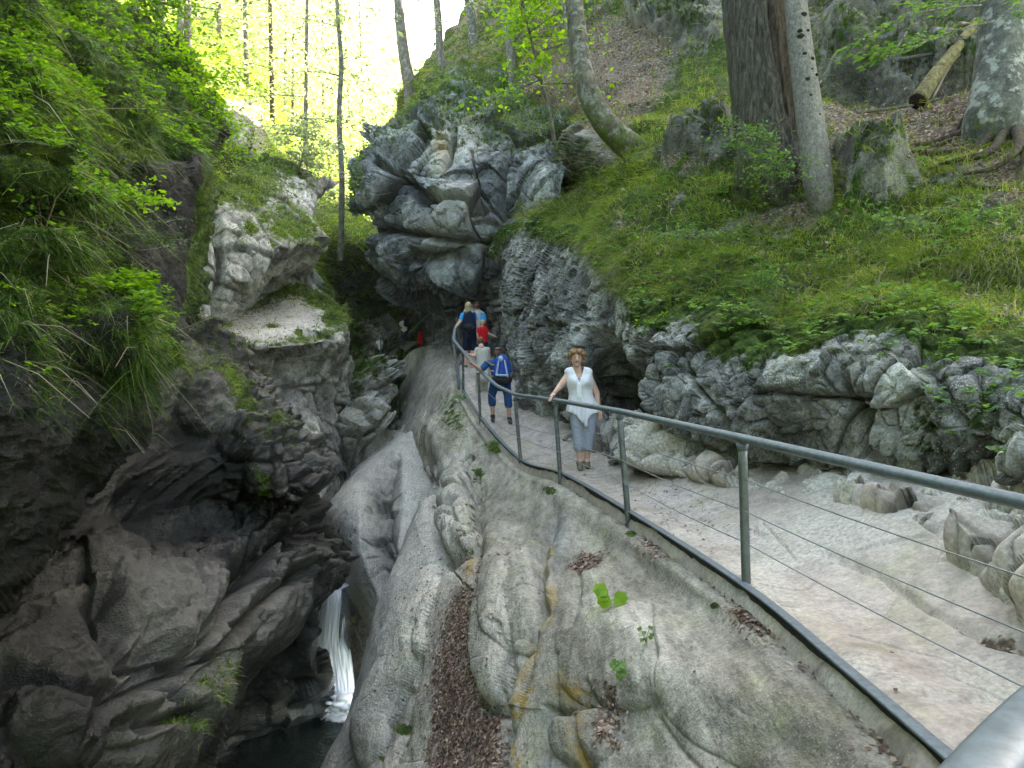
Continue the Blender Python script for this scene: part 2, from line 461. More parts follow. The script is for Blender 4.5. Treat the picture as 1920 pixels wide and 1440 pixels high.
# ---- rock apron falling from the path into the gorge ----------------
E = [
 [W(1.75,.6,-1.4),(1900,2100,1.5),(1300,2300,2.0),(700,2400,3),(300,2400,4.5),(150,2300,5.2)],
 [W(1.55,1.6,-1.4),(1600,1700,2.0),(1250,1700,2.8),(930,1700,3.8),(610,1700,5.8),(500,1800,6.6)],
 [(1790,1447,2.55),(1500,1450,3.05),(1190,1450,4.0),(950,1450,5.2),(633,1450,8.4),(560,1520,11)],
 [(1600,1285,3.25),(1400,1290,3.7),(1150,1270,4.8),(920,1260,6.4),(690,1280,9.6),(640,1400,12)],
 [(1400,1140,4.7),(1280,1130,5.2),(1080,1100,6.3),(900,1090,8),(715,1130,11),(690,1250,13)],
 [(1180,985,7.1),(1100,1000,7.6),(990,1000,8.7),(880,990,10),(770,1000,12.3),(740,1100,14)],
 [(1055,912,9.8),(1000,925,10.2),(930,930,11.2),(870,915,12.2),(805,900,13.6),(790,960,15.5)],
 [(976,872,11.9),(940,872,12.3),(900,865,12.9),(860,850,13.7),(812,830,14.8),(790,870,16.5)],
 [(901,796,14.6),(882,796,14.9),(860,790,15.3),(830,785,16),(792,790,17),(765,830,18.5)],
 [(868,728,16.6),(852,728,17.0),(835,728,17.5),(812,740,18.3),(785,770,19.3),(745,810,20.5)],
 [(857,690,18.3),(845,692,18.7),(832,695,19.2),(812,705,19.9),(785,730,20.9),(750,780,22)],
 [(866,672,20.4),(848,675,20.8),(832,672,21.3),(812,670,21.9),(785,680,22.7),(745,720,24)],
 [(866,660,22),(845,655,22.5),(825,650,23),(800,650,23.5),(770,660,24.3),(740,690,25)],
]
for i,k in enumerate(KERB):
    E[i] = [W(k[0]+.75,k[1],k[2]-.4), W(k[0]-.04,k[1],k[2]-.13)] + E[i][1:]
ap = patch(E)
apv = np.tile(np.linspace(0,1,ap.shape[1]),ap.shape[0])
V = ap.V; px, py = ap.px, ap.py
h = .16*fbm(V*np.array([.9,.5,.7]),3,41) + .05*fbm(V*2.3,4,42,ridged=True)+.02*fbm(V*9,4,43)
upper = inpoly(px,py,[(800,900),(830,860),(900,850),(905,930),(905,1010),(860,1060),(820,1040),(805,960)],25)
h += upper*.30*blocks(V,.75,51,warp=.3,crack=.5,cw=.15) + .035*blocks(V,.5,52,warp=.6,tilt=.6,crack=.5,cw=.06)*sm(.1,.5,fbm(V*.8,2,8)+.3)
G = [([(902,905),(896,1000),(905,1110),(893,1200),(905,1300),(918,1335),(940,1335)],11,.22,.10),
     ([(1045,960),(1020,1050),(1022,1120),(1028,1160),(1000,1230),(965,1330),(950,1450)],13,.30,.12),
     ([(960,1190),(965,1260),(955,1340)],8,.14,-.06),
     ([(1222,1130),(1232,1190),(1245,1240),(1243,1300)],4,.05,.03),
     ([(1085,1050),(1090,1110),(1082,1180)],6,.07,0),
     ([(1060,1240),(1045,1330),(1035,1450)],7,.10,.05),
     ([(1112,1310),(1100,1360),(1112,1450)],9,.12,.07),
     ([(1035,1330),(1090,1350),(1130,1330),(1115,1290)],7,.12,0),
     ([(1460,1160),(1540,1230),(1650,1340),(1760,1450)],9,.05,0),
     ([(1270,1020),(1350,1060),(1395,1110)],7,.05,0),
     ([(1240,1350),(1290,1420),(1320,1450)],5,.05,0),
     ([(1060,1040),(1090,1060),(1140,1055),(1160,1035)],5,.05,0),
     ([(770,1300),(740,1350),(715,1440)],9,.16,.10),
     ([(800,1180),(790,1280),(765,1400)],8,.10,.05),
     ([(840,1060),(812,1120),(790,1200)],7,.14,.08),
     ([(800,900),(806,960),(825,1040),(845,1065),(870,1040)],9,.35,-.2),
     ([(905,925),(860,960),(815,965)],7,.2,0),
     ([(855,960),(870,1000),(850,1050)],6,.14,0)]
for a in G: h += groove(ap,*a)
h *= .5
for a in [(990,1120,60,110,8,.10),(980,1290,32,90,8,.10),(1170,1230,120,110,0,.07),(930,1180,36,150,3,.16),(1400,1350,180,90,35,.05),
          (745,1250,40,200,20,.22),(860,985,38,70,-8,.34),(860,900,30,32,0,.24),(1100,1390,60,60,0,.1)]:
    h += lump(ap,*a)
e0 = ap.px*0
kd0 = np.abs(ap.V[:,0]-np.interp(ap.V[:,1],[k[1] for k in KERB],[k[0] for k in KERB]))
ap.disp(h*sm(.05,.7,kd0))
wet = .75*inpoly(px,py,[(640,1460),(650,1370),(680,1355),(700,1375),(715,1370),(722,1390),(705,1470)],10)
wet = np.maximum(wet,.8*inpoly(px,py,[(735,1380),(752,1320),(775,1330),(770,1365),(745,1395)],8))
litter = .92*inpoly(px,py,[(895,1090),(905,1150),(893,1240),(905,1335),(945,1345),(950,1450),(800,1450),(810,1360),(815,1270),(845,1150),(868,1105)],16)
litter = np.maximum(litter,.75*inpoly(px,py,[(1065,1075),(1090,1040),(1135,1040),(1120,1070),(1090,1085)],9))
litter = np.maximum(litter,.62*inpoly(px,py,[(1150,1290),(1180,1300),(1170,1420),(1140,1410)],10))
litter = np.maximum(litter,.6*inpoly(px,py,[(1210,1000),(1290,1010),(1400,1100),(1390,1150),(1300,1060),(1200,1030)],14))
kd = np.min(np.stack([seg_dist(px,py,[(1400,1150),(1480,1190),(1600,1300),(1740,1450)])[0]]),0)
litter = np.maximum(litter,.72*np.exp(-(kd/22)**2))
och = np.zeros(len(V))
for poly,w in [([(1042,1130),(1030,1180)],13),([(1012,1220),(990,1290)],14),([(1110,1350),(1105,1450)],15),([(1010,1300),(985,1350)],10),([(1060,1290),(1090,1310)],18),([(1035,1040),(1030,1080)],8),([(975,1400),(985,1450)],8),([(880,1080),(885,1050)],6)]:
    och = np.maximum(och, np.exp(-(seg_dist(px,py,poly)[0]/w)**2))
blue = .35*np.exp(-(seg_dist(px,py,[(1035,1350),(1050,1400),(1030,1450)])[0]/20)**2)+.5*np.exp(-(seg_dist(px,py,[(1050,980),(1040,1060)])[0]/20)**2)
mossA = .45*np.exp(-(seg_dist(px,py,[(880,1040),(900,920),(895,880)])[0]/14)**2)+.62*inpoly(px,py,[(820,740),(860,735),(880,790),(870,830),(820,800)],25)*.9
for (x,y,r) in [(1185,1000,16),(1160,925,10),(1090,925,14),(1090,870,12),(1340,1137,14),(760,1370,24),(720,1420,15),(1030,920,16),(930,840,20),(900,890,14)]:
    mossA = np.maximum(mossA,.85*np.exp(-(((px-x)/r)**2+((py-y)/(r*.6))**2)))
build(ap,'rock_slope',M['rock_apron'],{'wet':wet,'soil':np.clip(litter*.93-.07+.30*fbm(V*2.0,4,77),0,1),'ochre':och,'moss':mossA,'pale':.8*inpoly(px,py,[(690,1060),(830,900),(850,1060),(800,1130),(740,1330),(650,1440),(640,1350),(690,1200)],60),'blue':np.clip(blue,0,1)})
ap.obj['kind'] = 'structure'

# ---- cliff on the hill side of the path -----------------------------
Gc = [
 [W(4.6,.6,-1.0),W(4.5,.6,-.6),W(4.1,.6,-.1),W(4.0,.6,.4),W(4.6,.6,1.0),W(5.3,.9,1.2)],
 [(2250,1080,3.1),(2250,1010,3.15),(2230,880,3.1),(2250,760,3.3),(2260,730,3.6),(2300,700,4.4)],
 [(1925,960,4.4),(1920,915,4.7),(1915,850,4.4),(1910,760,4.6),(1920,690,5.1),(1930,640,5.8)],
 [(1800,935,5.2),(1800,900,5.6),(1795,830,5.1),(1795,740,5.1),(1800,650,5.6),(1810,600,6.3)],
 [(1700,918,5.7),(1700,880,5.85),(1690,800,5.55),(1690,700,5.6),(1700,620,6.1),(1705,570,6.8)],
 [(1500,893,6.75),(1495,860,6.7),(1470,790,6.4),(1460,700,6.5),(1480,620,7.2),(1485,570,8.0)],
 [(1300,878,8.0),(1300,845,8.0),(1285,770,7.6),(1290,680,7.8),(1300,572,8.6),(1305,530,9.4)],
 [(1215,868,8.9),(1212,810,8.9),(1212,730,8.6),(1218,650,8.7),(1205,580,9.4),(1210,520,10.3)],
 [(1155,852,10.8),(1155,800,11.6),(1160,730,11.6),(1160,650,10.5),(1150,550,10.5),(1150,495,11.5)],
 [(1080,826,12.3),(1085,770,12.4),(1080,690,11.6),(1090,600,11.7),(1105,475,12.4),(1100,430,13.6)],
 [(1010,772,14.4),(1012,710,14.3),(1012,630,13.8),(1022,540,13.9),(1030,455,14.8),(1025,425,16)],
 [(966,712,17.0),(962,660,17.1),(965,600,16.9),(965,530,17.1),(965,445,18.0),(955,420,19)],
 [(935,680,19.4),(932,630,20.2),(922,595,20.8),(912,560,21),(900,520,20.6),(895,490,20)],
 [(880,655,21.6),(865,625,23),(855,600,23.6),(850,575,23.8),(845,545,23),(845,520,22)],
 [(810,665,23.5),(800,640,25.5),(790,610,26.5),(780,575,26.3),(770,545,25),(765,520,24)],
]
for r in Gc:
    q = P(*r[0]) if r[0][0] != 'w' else r[0][1:]; r.insert(0, W(q[0]+.05,q[1]+.1,q[2]-.9))
cl = patch(Gc)
V = cl.V; px, py = cl.px, cl.py
n0 = cl.smoothN(10)
Mx = rotm(20,-35,15)
h = .30*fbm(V*.8,3,60)+.30*blocks(V,1.25,61,Mx,(.8,.8,1.3),warp=.10,crack=.30,cw=.07,info=INF)+.13*blocks(V,.45,62,Mx,(.8,.8,1.4),warp=.12,tilt=1.1,crack=.35,cw=.09,info=INF)\
    +.075*blocks(V,.17,63,Mx,warp=.2,crack=.4,cw=.15)+.05*fbm(V*3.5,5,64,ridged=True)+.02*fbm(V*14,3,65)
v01 = np.tile(np.linspace(0,1,cl.shape[1]),cl.shape[0])
h *= .85*(1-.55*sm(.62,.85,v01))
h += lump(cl,1640,860,90,62,10,.10)
h -= .42*inpoly(px,py,[(1560,885),(1640,893),(1760,880),(1900,900),(1925,960),(1760,935),(1620,915)],16)
h -= .5*inpoly(px,py,[(1130,640),(1190,700),(1215,790),(1140,790),(1125,700)],30)
h -= .35*np.exp(-(seg_dist(px,py,[(1230,885),(1330,868),(1400,875),(1530,893),(1570,893)])[0]/8)**2)
h += groove(cl,[(1590,720),(1600,790),(1650,850)],9,.3)
cl.disp(h, n0)
topm = sm(.2,.75,cl.smoothN(3)[:,2])
edgeT = np.zeros(len(V))
for t in [(1210,600,30),(1400,640,45),(1530,615,40),(1180,500,20),(1760,640,30),(1500,655,30)]:
    edgeT = np.maximum(edgeT, np.exp(-(((px-t[0])/t[2]/1.6)**2+((py-t[1])/t[2]/.7)**2)))
v01 = np.tile(np.linspace(0,1,cl.shape[1]),cl.shape[0])
mossC = np.clip(.75*edgeT+sm(.80,1.0,v01)*.75+topm*.35*sm(.45,.8,v01),0,1)
mossC = np.maximum(mossC,.5*inpoly(px,py,[(1720,740),(1860,700),(1930,760),(1920,900),(1830,850),(1720,870),(1690,800)],40))
palec = .42*inpoly(px,py,[(1210,800),(1480,860),(1700,880),(1920,980),(1920,1100),(1400,960),(1220,930)],20)+.25*inpoly(px,py,[(1540,760),(1690,680),(1720,900),(1560,900)],50)
build(cl,'cliff',M['rock_cliff'],{'moss':mossC,'pale':palec,'soil':.6*sm(.8,1,v01),**inf_attrs()})
cl.obj['kind'] = 'structure'

# ---- low rocky bench between path and cliff (broken pale rock) -------
B = [[(2000,1250,2.9),(2000,1130,3.3),(2000,1040,3.8),(1990,960,4.6)],
     [(1900,1190,3.4),(1890,1100,3.8),(1890,1010,4.3),(1890,950,5.0)],
     [(1790,1090,4.1),(1780,1030,4.5),(1770,975,5.0),(1760,930,5.8)],
     [(1640,1010,5.1),(1640,965,5.5),(1630,930,6.0),(1630,905,6.8)],
     [(1490,960,6.0),(1490,930,6.4),(1480,905,6.9),(1480,885,7.5)],
     [(1350,930,7.1),(1345,895,7.4),(1340,870,8.0),(1340,850,8.8)],
     [(1250,905,8.2),(1245,865,8.4),(1235,830,9.0),(1225,800,9.6)],
     [(1160,880,9.7),(1160,850,10.1),(1150,815,10.6),(1140,785,11.4)],
     [(1060,825,11.8),(1060,790,12.2),(1055,755,12.6),(1050,740,13.2)],
     [(1010,785,13.4),(1015,750,13.9),(1010,725,14.8),(1010,700,16)]]
bn = patch(B); V = bn.V
h = .22+.26*blocks(V,.62,71,rotm(10,20,30),crack=.4,cw=.14,info=INF)+.08*blocks(V,.25,72,crack=.4,cw=.14,info=INF)+.03*fbm(V*5,4,73)
v01 = np.tile(np.linspace(0,1,bn.shape[1]),bn.shape[0])
far = sm(1500,1250,bn.px)
h = h*(.6+.4*far)*sm(0,.25,v01+.02) - .18*sm(.3,0,v01) + far*.10*sm(.1,.5,v01)
u01 = np.repeat(np.linspace(0,1,bn.shape[0]),bn.shape[1])
h = h+.10*blocks(V,.42,74,rotm(0,30,10),warp=.1,tilt=1.1,crack=.6,cw=.2)*sm(0,.25,v01+.02)
h = h-.14+.14*sm(-.25,.2,fbm(V*.9,2,75))
h = h+.16*sm(1450,1650,bn.px)*sm(.1,.45,v01)
h = h*sm(1.0,.80,u01)-.45*sm(.80,1.0,u01)
bn.disp(h,bn.smoothN(8))
build(bn,'rock_bench',M['rock_path'],{'pale':.7*sm(-.2,.2,fbm(V*1.5,3,7))*sm(1000,1200,bn.px),'soil':.42*sm(.0,.3,fbm(V*2,3,17)),'blue':.25*sm(1240,1130,bn.px),**inf_attrs()})
bn.obj['kind']='structure'

# ---- wooded hill above the cliff --------------------------------------
H = [
 [(2900,1000,3.2),(2900,500,5.5),(2900,200,8),(2900,-200,11),(2900,-700,15),(2900,-1400,22)],
 [(2300,800,3.9),(2300,560,6),(2300,330,8),(2300,50,11),(2300,-300,15),(2300,-900,23)],
 [(1930,700,5.3),(1920,500,6.7),(1920,340,8.2),(1920,170,10.5),(1920,-20,14),(1920,-550,25)],
 [(1700,612,6.3),(1700,460,7.8),(1690,330,9.6),(1690,190,11.8),(1680,10,15),(1680,-500,27)],
 [(1480,612,7.5),(1470,480,8.7),(1460,350,10.2),(1450,210,12.5),(1450,60,16),(1450,-450,29)],
 [(1300,575,8.8),(1300,490,9.7),(1290,370,11.1),(1280,240,13.5),(1280,90,17.5),(1280,-400,30)],
 [(1205,570,9.8),(1205,480,10.7),(1200,360,12.4),(1190,250,14.6),(1190,110,18.5),(1190,-300,31)],
 [(1150,540,10.9),(1140,450,12.2),(1120,350,14.2),(1105,240,17),(1105,110,21),(1105,-200,32)],
 [(1105,468,12.8),(1085,405,14.8),(1085,335,18),(1060,240,21.5),(1040,120,24.5),(1030,-70,33)],
 [(1040,455,14.9),(1010,405,18.3),(1010,330,22.5),(985,220,25.5),(955,120,28),(940,35,33)],
 [(975,445,18.6),(950,400,23),(925,300,26.5),(890,200,28),(860,135,30),(850,85,34)],
 [(880,440,24),(840,380,27),(815,290,28.5),(795,235,30),(790,200,32),(800,190,37)],
]
for r in H:
    q = P(*r[-1]); r.append(W(q[0]+16,q[1]+9,q[2]+22)); r.append(W(q[0]+40,q[1]+30,q[2]+34)); r.append(W(q[0]+44,q[1]+33,-12))  # rows raised out of view, added to keep the sun off the slope
H.append([W(P(*r_)[0]+3.5,P(*r_)[1]+3.0,P(*r_)[2]-14) if r_[0]!='w' else W(r_[1]+4,r_[2]+4,r_[3]-20) for r_ in H[-1]])  # added skirt stops sun leaking in under the hill
hl = patch(H, step=STEP*1.15)
_q = hl.N.reshape(hl.shape+(3,)); _k = hl.px.reshape(hl.shape); _j = hl.py.reshape(hl.shape)
_c = (abs(_k-1500) < 150) & (abs(_j-450) < 80)
if (_q[_c]*-hl.V.reshape(hl.shape+(3,))[_c]).sum(1).mean() < 0: hl.flip = not hl.flip; hl.update()
V = hl.V; px, py = hl.px, hl.py
n0 = hl.smoothN(10)
h = .35*fbm(V*.45,3,80)+.12*fbm(V*1.8,4,81)+.04*fbm(V*7,3,82)
rk = inpoly(px,py,[(1550,75),(1640,60),(1840,90),(1870,140),(1800,150),(1600,165),(1550,140)],20)
rk = np.maximum(rk, inpoly(px,py,[(1570,290),(1640,285),(1690,300),(1720,350),(1660,385),(1590,380)],12))
rk = np.maximum(rk, inpoly(px,py,[(1240,300),(1300,255),(1380,245),(1385,290),(1310,300)],10)*.9)
rk = np.maximum(rk, inpoly(px,py,[(930,250),(1090,240),(1130,290),(1060,330),(1010,420),(950,420)],20))
rk = np.maximum(rk, inpoly(px,py,[(1170,-40),(1340,-40),(1345,60),(1290,75),(1200,40)],20))
rk = np.maximum(rk, inpoly(px,py,[(1560,-40),(1900,-40),(1900,20),(1560,30)],20))
h += rk*(.45+.35*blocks(V,.9,83,crack=.4,cw=.12)+.12*blocks(V,.35,84,crack=.4))
h += groove(hl,[(1550,170),(1700,165),(1860,150)],14,.5)
# terraced roots and little steps on the hillside
h += .10*np.sin(V[:,2]*5.2+2.5*vnoise(V*.7,9))*sm(-.2,.4,vnoise(V*.6,12))
hl.disp(h,n0)
hn = fbm(V*.55,4,90); hn2 = fbm(V*1.6,4,91)
grassw = sm(-.5,.0,hn+.35*hn2)
g_hi = np.maximum(inpoly(px,py,[(1040,340),(1200,310),(1500,340),(1920,420),(1920,720),(1210,620),(1100,500),(900,450),(1000,390)],40),
                  inpoly(px,py,[(1180,230),(1300,130),(1400,60),(1400,260),(1300,280),(1200,330)],40))
brown = np.maximum(inpoly(px,py,[(1560,180),(1850,120),(1920,160),(1920,400),(1800,300),(1570,290)],30), inpoly(px,py,[(1000,60),(1260,20),(1240,200),(1150,240),(1000,200)],30)*.8)
brown = np.maximum(brown, .8*inpoly(px,py,[(1700,560),(1800,500),(1920,520),(1920,560),(1760,620)],20)*sm(.0,.3,hn2))
grassw = np.clip(grassw*(.6+.5*g_hi)*(1-.7*brown)*(1-.9*rk),0,1)
mossH = np.clip(grassw*.85+.3*sm(.0,.4,hn2)*(1-brown),0,1)*(1-.55*rk)
mossH = np.maximum(mossH,.9*inpoly(px,py,[(1780,240),(1850,190),(1920,180),(1920,310),(1830,290)],20))
soilH = np.clip(.75-rk*.9-mossH*.5+.3*hn2,0,1)
mossH = np.maximum(mossH, rk*.55)
build(hl,'hillside',M['hill'],{'moss':mossH,'soil':soilH})
hl.obj['kind']='structure'; hl.grassw = grassw; hl.brown = brown; hl.rk = rk

# ---- overhanging rock above the path ------------------------------------
O = [
 [(690,380,25),(660,345,25.5),(693,262,26),(757,195,27),(820,160,27.5),(900,150,28),(1000,170,27),(1100,210,22)],
 [(680,385,23.5),(652,350,23.5),(690,280,23.5),(757,215,24),(820,185,23.5),(900,185,23),(1000,230,21.5),(1100,262,18.5)],
 [(675,388,23),(672,372,22.3),(712,335,21.6),(770,290,21.2),(830,268,20.8),(900,270,20.6),(1000,290,19.8),(1090,312,17.8)],
 [(695,412,23),(702,405,22.2),(740,380,21.3),(790,368,20.4),(850,358,19.9),(910,368,19.9),(990,350,19.1),(1070,345,17.6)],
 [(712,450,23),(719,450,21.9),(750,440,20.8),(800,430,19.8),(850,430,19.4),(910,425,19.3),(970,410,18.8),(1040,405,17.4)],
 [(716,505,23),(723,508,21.8),(750,505,20.9),(800,505,20.2),(850,500,19.9),(900,490,19.5),(950,470,19.1),(1010,450,17.4)],
 [(740,545,24),(743,550,22.4),(768,556,21.8),(800,556,21.4),(850,546,21.0),(900,530,20.6),(950,512,19.7),(1010,485,17.6)],
 [(755,548,26),(757,553,25),(780,560,24.5),(810,560,24),(860,552,23.8),(905,540,23),(950,525,21.8),(1010,500,18.6)],
 [(765,540,28),(766,545,27.8),(790,550,27.5),(815,552,27.3),(860,550,27),(905,545,26),(950,535,24),(1010,520,20)],
]
ov = patch(O); V = ov.V; n0 = ov.smoothN(8)
px, py = ov.px, ov.py
h = .25*fbm(V*.5,3,100)+.62*blocks(V,2.1,101,rotm(15,25,10),(1,1,.8),warp=.10,tilt=.8,crack=.40,cw=.06,info=INF)+.16*blocks(V,.8,104,rotm(5,25,40),warp=.12,crack=.35,cw=.08,info=INF)+.06*blocks(V,.3,103,warp=.15,crack=.35,cw=.14)+.03*fbm(V*3,4,106,ridged=True)
big = [(840,415,92,56,-18,.75),(770,395,48,30,-15,.45),(905,330,70,52,0,.55),(820,265,32,62,8,.22),(872,262,30,62,25,.22),(700,340,42,52,10,.5),(865,165,40,30,0,.4),(740,470,36,40,0,.4),(840,520,90,34,-8,.6),(790,215,30,26,0,.35),(1010,340,50,50,0,.3)]
lm = np.zeros(len(V))
for a in big: lm = np.maximum(lm, lump(ov,*a))
h = h+lm*.7
for poly,w,dp in [([(850,235),(846,290),(836,330)],5,.7),([(700,300),(760,340),(790,375),(830,378)],7,.6),([(720,430),(790,440),(900,455),(950,430)],6,.5),
                  ([(930,400),(945,350),(950,300)],5,.4),([(730,560),(800,500),(930,490)],5,.0),([(800,225),(830,235),(880,215),(900,205)],6,.5)]:
    h += groove(ov,poly,w,dp)
ov.disp(h,n0)
mz = sm(.35,.8,ov.smoothN(3)[:,2])
pl = np.maximum(.5*inpoly(px,py,[(800,250),(835,225),(900,215),(900,300),(850,320),(835,340),(800,320)],14),.35*inpoly(px,py,[(770,420),(850,365),(900,400),(880,450),(800,470)],30))
oc = .8*np.maximum(np.exp(-(((px-828)/12)**2+((py-275)/26)**2)), np.exp(-(((px-836)/7)**2+((py-325)/9)**2)))
build(ov,'overhanging_cliff',M['rock_over'],{'moss':np.clip(mz*.55+.6*sm(225,150,py)*sm(-.1,.3,vnoise(V*1.2,2)),0,.8),'pale':pl,'ochre':oc,**inf_attrs()})
ov.obj['kind']='structure'

# ---- near left wall ---------------------------------------------------
A = [
 [(-500,-300,5),(-100,-200,8),(150,-60,10),(300,60,12),(420,200,13.5),(400,240,15)],
 [(-600,0,3.8),(-40,40,5.6),(150,110,7),(280,180,8.5),(396,262,10.2),(385,275,13)],
 [(-700,250,3.2),(-40,220,4.7),(130,265,5.7),(250,285,7),(386,292,8.7),(372,300,12)],
 [(-750,430,3),(-40,400,4.5),(120,400,5.6),(255,420,7.0),(384,400,8.5),(368,410,12)],
 [(-750,600,2.9),(-40,520,4.3),(120,530,5.25),(245,540,6.6),(352,590,8.3),(335,600,12)],
 [(-750,720,2.8),(-40,630,4.0),(110,630,4.9),(200,625,5.5),(288,655,6.3),(275,670,11)],
 [(-750,880,2.9),(-40,780,4.1),(100,765,4.85),(190,745,5.45),(276,728,6.2),(262,745,10)],
 [(-700,1100,3.3),(-40,950,4.6),(80,880,5.4),(150,840,6.1),(236,790,7.0),(215,800,10)],
 [(-600,1300,4.2),(-80,1100,5.4),(20,1040,6.2),(70,975,6.9),(170,870,8.0),(150,880,10)],
 [(-500,1400,6),(-90,1180,7.5),(-10,1100,8.5),(40,1020,9),(120,920,9.6),(120,920,11)],
]
aw = patch(A); V = aw.V; px, py = aw.px, aw.py; n0 = aw.smoothN(8)
low = sm(700,800,py)
h = .35*fbm(V*.8,3,120)+(1-low)*(.16*blocks(V,.7,121,warp=.2,crack=.4,cw=.15)+.07*blocks(V,.25,126,warp=.15)+.14*fbm(V*2.4,4,122)) + low*(.22*fbm(V*np.array([1.2,1.2,3.2])@rotm(0,25,0),4,123,ridged=True)+.05*fbm(V*5,4,124))
h += .05*fbm(V*9,3,125)
h += lump(aw,60,330,110,60,10,.4)+lump(aw,200,640,110,70,15,.35)+lump(aw,40,480,90,40,0,.25)
pill = inpoly(px,py,[(270,290),(390,285),(390,420),(350,610),(280,610),(270,480)],16)
h = h*(1-.75*pill)
aw.disp(h,n0)
nz = aw.smoothN(3)[:,2]
mossL = np.clip((sm(.05,.55,nz+.3*fbm(V*2,3,5))*.95+.25)*sm(800,700,py),0,1)*(1-.95*pill)
mossL = np.maximum(mossL, .95*np.exp(-(seg_dist(px,py,[(386,290),(384,420),(365,500),(350,600)])[0]/13)**2)*sm(620,560,py))
mossL = np.maximum(mossL, .62*inpoly(px,py,[(-60,150),(150,200),(260,320),(240,560),(100,560),(-60,520)],40))
mossL = np.maximum(mossL, .8*inpoly(px,py,[(150,580),(250,590),(290,680),(270,740),(200,720),(130,650)],25))
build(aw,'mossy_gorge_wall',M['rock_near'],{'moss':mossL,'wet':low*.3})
aw.obj['kind']='structure'; aw.low = low; aw.pill = pill

# ---- sculpted left gorge wall -----------------------------------------
Bw = [
 [(60,560,10.5),(240,560,11.2),(350,600,12),(440,660,12.8),(435,690,15.5)],
 [(60,700,9.6),(260,700,10.4),(370,700,11.2),(500,770,12.1),(490,790,15)],
 [(40,850,8.9),(240,850,9.8),(400,850,10.6),(565,865,11.6),(550,880,15)],
 [(0,980,8.4),(220,990,9.5),(410,960,10.7),(600,960,11.6),(590,975,15)],
 [(-60,1080,7.2),(200,1060,8.2),(400,1050,9.5),(622,1070,11.7),(612,1085,15)],
 [(-60,1180,6.4),(200,1180,7.0),(390,1150,8.6),(600,1110,11.3),(605,1105,14)],
 [(-60,1290,5.8),(190,1290,6.4),(350,1260,7.7),(520,1185,10.2),(560,1130,13)],
 [(-60,1400,5.3),(150,1400,5.9),(320,1350,7.0),(440,1255,9.0),(500,1190,12.5)],
 [(-60,1540,5.0),(130,1500,5.7),(290,1440,6.7),(360,1370,7.9),(440,1270,12)],
 [(-60,1760,5.2),(120,1700,6),(240,1620,7),(300,1500,8.6),(380,1380,12)],
]
for r in Bw: r.insert(0,(r[0][0]-260,r[0][1],r[0][2]*.93)); r.insert(0,(r[0][0]-900,r[0][1]+60,r[0][2]*.8))
bw = patch(Bw); V = bw.V; px, py = bw.px, bw.py; n0 = bw.smoothN(8)
rough = sm(350,520,px+(py-900)*.15)*sm(1130,1060,py)
u_ = nrm0(np.array([.62,.45,.62])); p1_ = nrm0(np.cross(u_,[0,1.0,0])); p2_ = np.cross(u_,p1_)
Q = np.stack([V@p1_,V@p2_,V@u_],1)
h = .22*fbm(V*.5,2,140)+.42*fbm(Q*np.array([.95,.95,.16]),2,141)*(1-.4*rough)+.16*fbm(Q*np.array([2.6,2.6,.35]),3,146,ridged=True)+.05*fbm(Q*np.array([7,7,1.2]),3,142)+.02*fbm(V*11,3,143)
h += rough*(.30*blocks(V,.8,144,rotm(20,30,0),crack=.4,cw=.13,info=INF)+.15*blocks(V,.32,145,crack=.4,cw=.14,info=INF))
for a in [([(180,1150),(230,1235),(330,1240),(400,1150),(440,1090)],22,.35,.15),([(440,1090),(500,1010),(600,1000)],20,.5,.0),([(300,1300),(350,1340),(250,1370)],12,.3,0),
          ([(0,1290),(120,1320),(230,1290),(370,1240)],14,.25,.12),([(345,1040),(335,1160)],4,.08,.05),([(380,1240),(480,1130),(560,1070)],12,.3,.12),
          ([(230,960),(330,990),(380,980)],14,.12,0),([(180,1440),(200,1370),(280,1340)],10,.15,0),([(460,930),(540,950),(590,930)],14,.35,0)]:
    h += groove(bw,*a)
for a in [(300,1120,110,60,-10,.10),(90,1390,100,60,20,.3),(240,1350,80,50,-20,.22),(530,900,80,60,0,.3),(470,820,60,50,0,.25),(560,1040,60,35,0,.25),(380,760,60,60,0,.25)]:
    h += lump(bw,*a)
h -= .9*inpoly(px,py,[(240,930),(420,900),(560,950),(600,980),(540,1010),(430,1000),(340,1010),(240,1000)],40)*.22
bw.disp(h,n0)
nz = bw.smoothN(3)[:,2]
mB = np.clip(.5*sm(.3,.8,nz+.2*fbm(V*2,3,6))*sm(1000,850,py)+.0,0,1)
mB = np.maximum(mB,.8*inpoly(px,py,[(380,690),(440,690),(500,780),(470,800),(400,750)],18)); mB = np.maximum(mB,.6*inpoly(px,py,[(470,870),(510,880),(520,930),(480,920)],14))
mB = np.maximum(mB,.42*inpoly(px,py,[(330,1300),(420,1200),(440,1250),(330,1430),(290,1430)],20))
pb = .30*sm(0,.4,fbm(V*.9,3,8))*inpoly(px,py,[(380,700),(520,780),(600,960),(620,1070),(540,950),(420,850)],30)
pb = np.maximum(pb,.13*inpoly(px,py,[(200,1100),(330,1060),(420,1080),(600,1100),(420,1260),(300,1430),(200,1420),(220,1250)],50))
build(bw,'sculpted_gorge_wall',M['rock_dark'],{'moss':mB,'wet':np.maximum(.5*sm(1250,1350,py)*sm(300,150,px),.75*inpoly(px,py,[(200,780),(420,800),(470,880),(590,960),(560,1030),(430,1010),(350,1060),(150,1100),(0,1080),(0,900)],60)),'pale':pb,**inf_attrs(rough)})  # lower left is wet; upper mask puts the gorge shade into the colour
bw.obj['kind']='structure'

